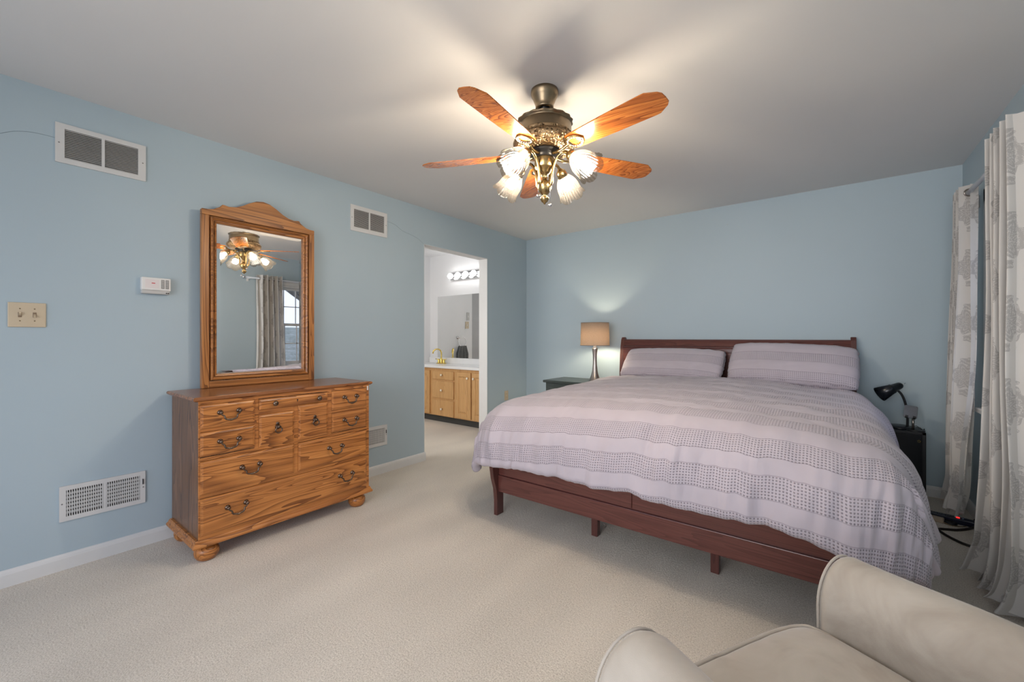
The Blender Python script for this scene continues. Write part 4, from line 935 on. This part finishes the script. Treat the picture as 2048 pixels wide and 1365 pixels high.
# ------------------------------------------------------------------ curtains
RODX, RODZ = 0.662, 2.070
ROD = thing('curtain_rod', 'white metal curtain rod mounted above the window on right wall', 'curtain rod', (XR, 3.24, RODZ))
obj('rod', tube(mk(), [(RODX, 2.44, RODZ), (RODX, 3.985, RODZ)], 0.0125, 14), plain('pale_blue_white_metal', (0.60, 0.64, 0.70), 0.25, var=0.08), ROD)
for y, s in ((2.44, -1), (3.985, 1)):
    obj('finial', lathe(mk(), [(0, 0), (0.015, 0.002), (0.020, 0.010), (0.020, 0.024), (0.012, 0.034), (0, 0.037)], 20, Matrix.Translation((RODX, y, RODZ)) @ Matrix.Rotation(-s * PI / 2, 4, 'X')), M_CHROME, ROD)
for y in (2.50, 3.945):
    bm = mk(); box(bm, RODX - 0.004, XR, y - 0.006, y + 0.006, RODZ - 0.022, RODZ - 0.012, 0.002); box(bm, XR - 0.006, XR, y - 0.014, y + 0.014, RODZ - 0.05, RODZ + 0.03, 0.002); obj('bracket', bm, M_WHITE, ROD)
def curtain(label, y0, y1, nf, amp_t, amp_b, yshift_b, xshift_b, spread_b, hem, seed, z_top, puddle):
    n, m = 170, 110; W = 1.25; pts = []
    rnd = random.Random(seed); am = [rnd.uniform(0.75, 1.2) for _ in range(nf + 2)]
    yc_, hw_ = (y0 + y1) / 2, (y1 - y0) / 2
    for j in range(m + 1):
        v = j / m
        for i in range(n + 1):
            u = i / n; f = u * nf + 0.10 * v * noise.noise((u * 3, v * 1.3, seed + 30)); k = max(0, int(min(f, nf - 1e-6))); w = math.sin(2 * PI * f)
            w = math.copysign(abs(w) ** 0.8, w)
            fr_ = f - k; A1 = am[k] * (1 - fr_) + am[k + 1] * fr_
            amp = (amp_t * (1 - v) + amp_b * v) * A1
            sp = 1 + (spread_b - 1) * v ** 1.6
            y = yc_ + yshift_b * v ** 1.5 + (2 * u - 1) * hw_ * sp
            y += 0.30 * amp * math.sin(4 * PI * f + 0.5) * (0.4 + 0.6 * v)
            x = RODX + amp * w + xshift_b * v ** 2 + 0.05 * v * noise.noise((u * 3.5, v * 1.6, seed))
            x += 0.016 * noise.noise((u * 12, v * 3.0, seed + 2)) * v; y += 0.04 * noise.noise((u * 3, v * 2, seed + 6)) * v
            z = z_top - (z_top - hem(u)) * v
            if v < 0.02: z += 0.010 * noise.noise((u * 20, 0, seed))
            q = max(0, (v - 0.90) / 0.10)
            if q > 0:             # the hem spills outward over the carpet
                x -= puddle * q * q * (0.75 + 0.6 * noise.noise((u * 4, 1, seed + 9))); y += puddle * 0.7 * q * q * (2 * u - 1) + 0.05 * q * noise.noise((u * 5, q, seed + 12))
                z += 0.035 * q * (0.3 + noise.noise((u * 7, q * 2, seed + 15)))
            pts.append((min(x, XR - 0.022), y, max(z, 0.012 + 0.02 * abs(noise.noise((u * 9, v * 40, seed))))))
    me = bpy.data.meshes.new('curtain_panel'); N = n + 1
    F = [(j * N + i, j * N + i + 1, (j + 1) * N + i + 1, (j + 1) * N + i) for j in range(m) for i in range(n)]
    me.from_pydata(pts, [], F); me.polygons.foreach_set('use_smooth', [True] * len(F))
    uvl = me.uv_layers.new(name='UVMap')
    arc = [0.0]
    for i in range(1, N): p, q = pts[(m // 3) * N + i - 1], pts[(m // 3) * N + i]; arc.append(arc[-1] + math.hypot(p[0] - q[0], p[1] - q[1]))
    for lp in me.loops:
        j, i = divmod(lp.vertex_index, N); uvl.data[lp.index].uv = (arc[i] + 0.06 * seed + (0.11 if seed > 9 else 0.0), (1 - j / m) * 2.05)
    me.materials.append(M_DAMASK)
    r = thing('curtain', label, 'curtain', (RODX, yc_, 1.0), group='damask curtain pair at the window')
    o = bpy.data.objects.new('curtain_panel', me); COL.objects.link(o); me.transform(Matrix.Translation((-RODX, -yc_, -1.0))); o.parent = r
    for k in range(nf * 2):       # grommets where the cloth crosses the rod
        u = (k + 0.5) / (nf * 2)
    bmx = mk()
    for k in range(1, nf * 2):
        f = k / 2; y = y0 + (y1 - y0) * f / nf
        if 0.02 < f < nf - 0.02:
            tube(bmx, [(RODX + 0.021 * math.cos(a), y + 0.010 * math.cos(a), RODZ + 0.021 * math.sin(a)) for a in [2 * PI * q / 20 for q in range(20)]], 0.0042, 6, closed=True)
    obj('grommet', bmx, M_NICKEL, r)
    return r
curtain('white damask curtain panel farther from camera, near the black cabinet', 3.665, 3.905, 4, 0.042, 0.040, 0.03, -0.035, 1.30, lambda u: 0.085 + 0.03 * math.sin(9 * u), 21, 2.115, 0.03)
curtain('white damask curtain panel nearest the camera, puddling on the carpet', 2.60, 2.940, 5, 0.078, 0.060, 0.05, -0.02, 1.25, lambda u: 0.02, 5, 2.125, 0.05)

# ------------------------------------------------------------------ armchair (local: x across, y towards its front)
CH = thing('armchair', 'beige velvet armchair with rounded arms in the near right corner', 'armchair', (0.163, 0.948, 0), math.radians(61.4))
def loft(bm, loops, cap0=True, cap1=True):
    R = [[bm.verts.new(p) for p in L] for L in loops]; n = len(R[0])
    for A, B in zip(R, R[1:]):
        for k in range(n): f = bm.faces.new((A[k], A[(k + 1) % n], B[(k + 1) % n], B[k])); f.smooth = True
    if cap0: bm.faces.new(R[0][::-1]).smooth = True
    if cap1: bm.faces.new(R[-1]).smooth = True
    bmesh.ops.recalc_face_normals(bm, faces=bm.faces[:]); return bm
def arm_loop(xc, inset, y, lean=0.0):
    hw = 0.098 - inset; z0 = 0.14 + inset; zt = 0.606 - inset; zr = zt - hw * 1.15; pts = []
    pts += [(xc - hw * 0.9, y, z0), (xc + hw * 0.9, y, z0)]
    for k in range(5): pts.append((xc + hw * (0.9 + 0.1 * k / 4), y, z0 + (zr - z0) * (k + 1) / 5))
    for k in range(1, 18): a = PI * k / 18; pts.append((xc + hw * math.cos(a), y, zr + hw * 1.15 * math.sin(a)))
    for k in range(5): pts.append((xc - hw * (1.0 - 0.1 * (k) / 4), y, zr - (zr - z0) * (k) / 5))
    return pts
for xc in (-0.348, 0.348):
    yf, rr = 0.362, 0.030; loops = []
    for y in lin(-0.36, yf - rr, 24):
        w = 0.0 if y > -0.3 else 0.0
        loops.append([(p[0] + 0.004 * noise.noise((p[0] * 9, y * 6, p[2] * 9)), p[1], p[2] + 0.006 * noise.noise((p[0] * 5, y * 5, 2)) - 0.018 * max(0, (y - 0.10)) * 0) for p in arm_loop(xc, 0, y)])
    for k in range(1, 7): a = PI / 2 * k / 6; loops.append(arm_loop(xc, rr * (1 - math.cos(a)), yf - rr + rr * math.sin(a)))
    ar = obj('arm', loft(mk(), loops), M_VELVET, CH, local=True)
    pip = arm_loop(xc, rr * 0.22, yf - 0.004)[1:-1]
    obj('piping', tube(mk(), pip, 0.0032, 8), M_VELVET, ar, local=True)
def plan_loop(x0, x1, y0, y1, r, z, n=8):
    pts = []
    for cx_, cy_, a0 in ((x1 - r, y1 - r, 0), (x0 + r, y1 - r, 90), (x0 + r, y0 + r, 180), (x1 - r, y0 + r, 270)):
        for k in range(n + 1): a = math.radians(a0 + 90 * k / n); pts.append((cx_ + r * math.cos(a), cy_ + r * math.sin(a), z))
    return pts
bm = mk(); sx0, sx1, sy0, sy1 = -0.252, 0.252, -0.24, 0.392
t = bmesh.new(); nx, ny = 40, 44; g_ = {}
for i in range(nx + 1):
    for j in range(ny + 1):
        u, v = 2 * i / nx - 1, 2 * j / ny - 1
        rcor = 0.30   # round the plan corners
        uu = u * math.sqrt(1 - rcor * 0.35 * max(0, v) ** 8 * 1.0); vv = v * math.sqrt(1 - rcor * 0.5 * u ** 8)
        x = (sx0 + sx1) / 2 + uu * (sx1 - sx0) / 2; y = (sy0 + sy1) / 2 + vv * (sy1 - sy0) / 2
        z = 0.430 + 0.035 * (max(0, (1 - u ** 6) * (1 - v ** 6))) ** 0.6 + 0.012 * (1 - u * u) * (1 - v * v) + 0.003 * noise.noise((x * 9, y * 9, 4)) + 0.0025 * noise.noise((x * 25 + y * 5, y * 6, 8))
        g_[i, j] = t.verts.new((x, y, z))
for i in range(nx):
    for j in range(ny): t.faces.new((g_[i, j], g_[i + 1, j], g_[i + 1, j + 1], g_[i, j + 1])).smooth = True
rim = [g_[i, 0] for i in range(nx)] + [g_[nx, j] for j in range(ny)] + [g_[i, ny] for i in range(nx, 0, -1)] + [g_[0, j] for j in range(ny, 0, -1)]
rimco = [v.co.copy() for v in rim]
for zz in (0.39, 0.30):
    low = [t.verts.new((c.x * 1.0, c.y, zz)) for c in rimco]
    for k in range(len(rim)): t.faces.new((rim[k], rim[(k + 1) % len(rim)], low[(k + 1) % len(rim)], low[k])).smooth = True
    rim = low
t.faces.new(rim); bmesh.ops.recalc_face_normals(t, faces=t.faces[:]); put(bm, t)
sc_ = obj('seat_cushion', bm, M_VELVET, CH, local=True)
obj('piping', tube(mk(), [(c.x, c.y + (0.002 if c.y > 0.3 else 0), c.z + 0.002) for c in rimco], 0.0062, 8, closed=True), M_VELVET, sc_, local=True)
bm = mk(); box(bm, -0.25, 0.25, -0.33, 0.355, 0.14, 0.300, 0.01); obj('seat_base', bm, M_VELVET, CH, local=True)
bm = mk(); box(bm, -0.44, 0.44, -0.372, -0.245, 0.15, 0.83, 0.055, 5); obj('backrest', bm, M_VELVET, CH, local=True, smooth=True)
for x in (-0.38, 0.38):
    for y in (-0.31, 0.30): obj('leg', lathe(mk(), [(0, 0), (0.016, 0), (0.026, 0.145), (0, 0.145)], 16, Matrix.Translation((x, y, 0))), M_CHERRYZ, CH, local=True)

# ------------------------------------------------------------------ bathroom
VY = 3.972
VN = thing('vanity_cabinet', 'light oak bathroom vanity cabinet with white knobs seen through the doorway', 'cabinet', (-4.1, 4.2, 0))
VX0, VX1 = -4.985, -3.30
bm = mk(); box(bm, VX0, VX1, VY + 0.018, BY - 0.002, 0.095, 0.762); obj('case', bm, M_VAN, VN)
bm = mk(); box(bm, VX0, VX1, VY + 0.075, BY - 0.01, 0.0, 0.096); obj('toe_kick', bm, plain('dark_toe_kick', (0.045, 0.045, 0.042), 0.6), VN)
VXM = Matrix.Rotation(PI / 2, 4, 'X')
def vknob(p, x, z):
    bmx = mk(); lathe(bmx, [(0, 0), (0.006, 0), (0.006, 0.010), (0.015, 0.016), (0.017, 0.024), (0.012, 0.031), (0, 0.033)], 18, Matrix.Translation((x, VY - 0.001, z)) @ VXM); obj('knob', bmx, M_PEARL, p, smooth=True)
for z0, z1, zk in ((0.605, 0.722, 0.668), (0.345, 0.582, 0.457), (0.100, 0.320, 0.198)):
    d = obj('drawer', box(mk(), -4.470, -4.050, VY, VY + 0.019, z0, z1, 0.005), M_VAN, VN); vknob(d, -4.268, zk)
for x0, x1, kx in ((-4.965, -4.520, None), (-4.004, -3.726, -3.775), (-3.702, -3.424, -3.668)):
    d = obj('cabinet_door', box(mk(), x0, x1, VY, VY + 0.019, 0.112, 0.722, 0.004), M_VAN, VN)
    fw = 0.058; bm = mk()
    t = bmesh.new(); a0, a1, b0, b1 = x0 + fw, x1 - fw, 0.112 + fw, 0.722 - fw
    rows = [[t.verts.new(p) for p in ((a0 + i_, yy, b0 + i_), (a1 - i_, yy, b0 + i_), (a1 - i_, yy, b1 - i_), (a0 + i_, yy, b1 - i_))] for i_, yy in ((0, VY - 0.0005), (0.006, VY + 0.008), (0.012, VY + 0.008), (0.032, VY - 0.001))]
    rows[0] = rows[0]
    for A, B in zip(rows, rows[1:]):
        for k in range(4): t.faces.new((A[k], A[(k + 1) % 4], B[(k + 1) % 4], B[k]))
    t.faces.new(rows[-1]); bmesh.ops.recalc_face_normals(t, faces=t.faces[:]); 
    for v in t.verts: v.co.y -= 0.0085
    put(bm, t)
    for q in ((x0, a0, 0.112, 0.722), (a1, x1, 0.112, 0.722), (a0, a1, 0.112, b0), (a0, a1, b1, 0.722)): box(bm, q[0], q[1], VY - 0.009, VY, q[2], q[3], 0.002)
    obj('raised_panel', bm, M_VAN, d)
    if kx: vknob(d, kx, 0.650)
CT = thing('countertop', 'white marble bathroom countertop with backsplash resting on the oak vanity', 'countertop', (-4.15, 4.18, 0.762))
bm = mk(); box(bm, VX0 - 0.01, VX1, VY - 0.028, BY - 0.001, 0.762, 0.797, 0.006); obj('counter_slab', bm, M_STONE, CT)
bm = mk(); box(bm, VX0 - 0.01, VX1, BY - 0.022, BY - 0.001, 0.797, 0.880, 0.003); obj('backsplash', bm, M_STONE, CT)
bm = mk(); lathe(bm, [(0.205, 0.797), (0.200, 0.801), (0.190, 0.800), (0.17, 0.7985), (0, 0.7982)], 40, Matrix.Translation((-4.66, 4.13, 0)) @ Matrix.Scale(0.72, 4, (0, 1, 0))); obj('sink_bowl', bm, M_STONE, CT, smooth=True)
FC = thing('faucet', 'gold two handle faucet on the white bathroom countertop', 'faucet', (-4.60, 4.29, 0.797))
fx, fy, fz = -4.612, 4.275, 0.797
bm = mk(); box(bm, fx - 0.085, fx + 0.085, fy - 0.026, fy + 0.026, fz, fz + 0.014, 0.006); obj('base_plate', bm, M_GOLD, FC)
bm = mk(); lathe(bm, [(0.020, 0.012), (0.020, 0.075), (0.014, 0.085), (0, 0.085)], 20, Matrix.Translation((fx, fy, fz)))
tube(bm, smooth_path([(fx, fy, fz + 0.08), (fx, fy, fz + 0.16), (fx - 0.012, fy - 0.02, fz + 0.205), (fx - 0.05, fy - 0.05, fz + 0.215), (fx - 0.085, fy - 0.075, fz + 0.19), (fx - 0.095, fy - 0.08, fz + 0.15)], 6), 0.0105, 12); obj('spout', bm, M_GOLD, FC, smooth=True)
for s in (-1, 1):
    bm = mk(); lathe(bm, [(0.017, 0.012), (0.017, 0.06), (0.012, 0.07), (0, 0.07)], 18, Matrix.Translation((fx + s * 0.056, fy, fz))); tube(bm, [(fx + s * 0.056, fy, fz + 0.062), (fx + s * 0.115, fy - 0.01, fz + 0.068)], 0.006, 8); obj('lever_handle', bm, M_GOLD, FC, smooth=True)
BMR = thing('bathroom_mirror', 'frameless wall mirror above the white bathroom countertop', 'mirror', (-4.1, BY, 0.88))
bm = mk(); box(bm, -4.822, -3.36, BY - 0.006, BY - 0.0005, 0.882, 1.815, 0.001); obj('mirror_pane', bm, M_MIRROR, BMR)
for x in (-4.5, -3.7): obj('mirror_clip', box(mk(), x - 0.012, x + 0.012, BY - 0.009, BY, 0.880, 0.890, 0.001), M_CHROME, BMR)
VL = thing('vanity_light', 'chrome bar light with a row of round bulbs above bathroom mirror', 'light', (-4.1, BY, 2.09))
bm = mk(); box(bm, -4.515, -3.585, BY - 0.035, BY - 0.001, 2.035, 2.150, 0.006); obj('bar', bm, M_CHROME, VL)
for k in range(6):
    x = -4.455 + 0.155 * k
    obj('bulb_collar', lathe(mk(), [(0.026, 0), (0.026, 0.018), (0.018, 0.024), (0, 0.024)], 18, Matrix.Translation((x, BY - 0.034, 2.092)) @ VXM), M_CHROME, VL)
    obj('globe_bulb', lathe(mk(), [(0.0405 * math.sin(PI * q / 12), -0.0405 * math.cos(PI * q / 12)) for q in range(13)], 20, Matrix.Translation((x, BY - 0.092, 2.092)), smooth=True), M_GLOBE, VL)
TR = thing('towel_ring', 'chrome towel ring on white bathroom wall, seen in bathroom mirror', 'towel ring', (BX, 3.72, 1.2))
bm = mk(); lathe(bm, [(0, 0), (0.028, 0), (0.028, 0.008), (0.012, 0.014), (0.010, 0.045), (0, 0.048)], 20, Matrix.Translation((BX, 3.785, 1.185)) @ ROTX); obj('mount', bm, M_CHROME, TR, smooth=True)
obj('ring', tube(mk(), [(BX + 0.042, 3.715 + 0.083 * math.cos(a), 1.115 + 0.083 * math.sin(a)) for a in [2 * PI * k / 40 for k in range(40)]], 0.0045, 8, closed=True), M_CHROME, TR)
bm = mk(); n, m = 26, 24; pts = {}
for side, sx in ((0, 0.054), (1, 0.032)):
    for i in range(n + 1):
        for j in range(m + 1):
            u, v = i / n, j / m; w_ = 0.085 + 0.05 * min(1, v * 2.2)
            y = 3.712 + (u - 0.5) * 2 * w_; z = 1.045 - v * (0.30 if side == 0 else 0.27); x = BX + sx + 0.010 * math.sin(u * 22) * min(1, v * 3) * 0.8 + (0.004 * (1 - v))
            pts[side, i, j] = bm.verts.new((x, y, z))
    for i in range(n):
        for j in range(m): f = bm.faces.new((pts[side, i, j], pts[side, i + 1, j], pts[side, i + 1, j + 1], pts[side, i, j + 1])); f.smooth = True
for i in range(n): bm.faces.new((pts[0, i, 0], pts[0, i + 1, 0], pts[1, i + 1, 0], pts[1, i, 0])).smooth = True
o = obj('hand_towel', bm, M_TOWEL); rebase(o, (BX + 0.04, 3.712, 1.04)); tag(o, 'grey hand towel hanging from the bathroom towel ring', 'towel')
for nm, y0, y1, z0, z1, lb in (('bathroom_switch', 3.515, 3.600, 1.340, 1.460, 'lower of two plates on bathroom wall, seen in bathroom mirror'), ('intercom_plate', 3.500, 3.565, 1.480, 1.620, 'upper of two plates on bathroom wall, seen in bathroom mirror')):
    r = thing(nm, lb, 'switch', (BX, (y0 + y1) / 2, z0))
    bm = mk(); box(bm, BX, BX + 0.007, y0, y1, z0, z1, 0.002); obj('plate', bm, M_ALMOND if nm == 'bathroom_switch' else M_VENTGREY, r)
    bm = mk(); box(bm, BX + 0.006, BX + 0.012, (y0 + y1) / 2 - 0.008, (y0 + y1) / 2 + 0.008, (z0 + z1) / 2 - 0.015, (z0 + z1) / 2 + 0.015, 0.001); obj('button', bm, M_WPLAST, r)
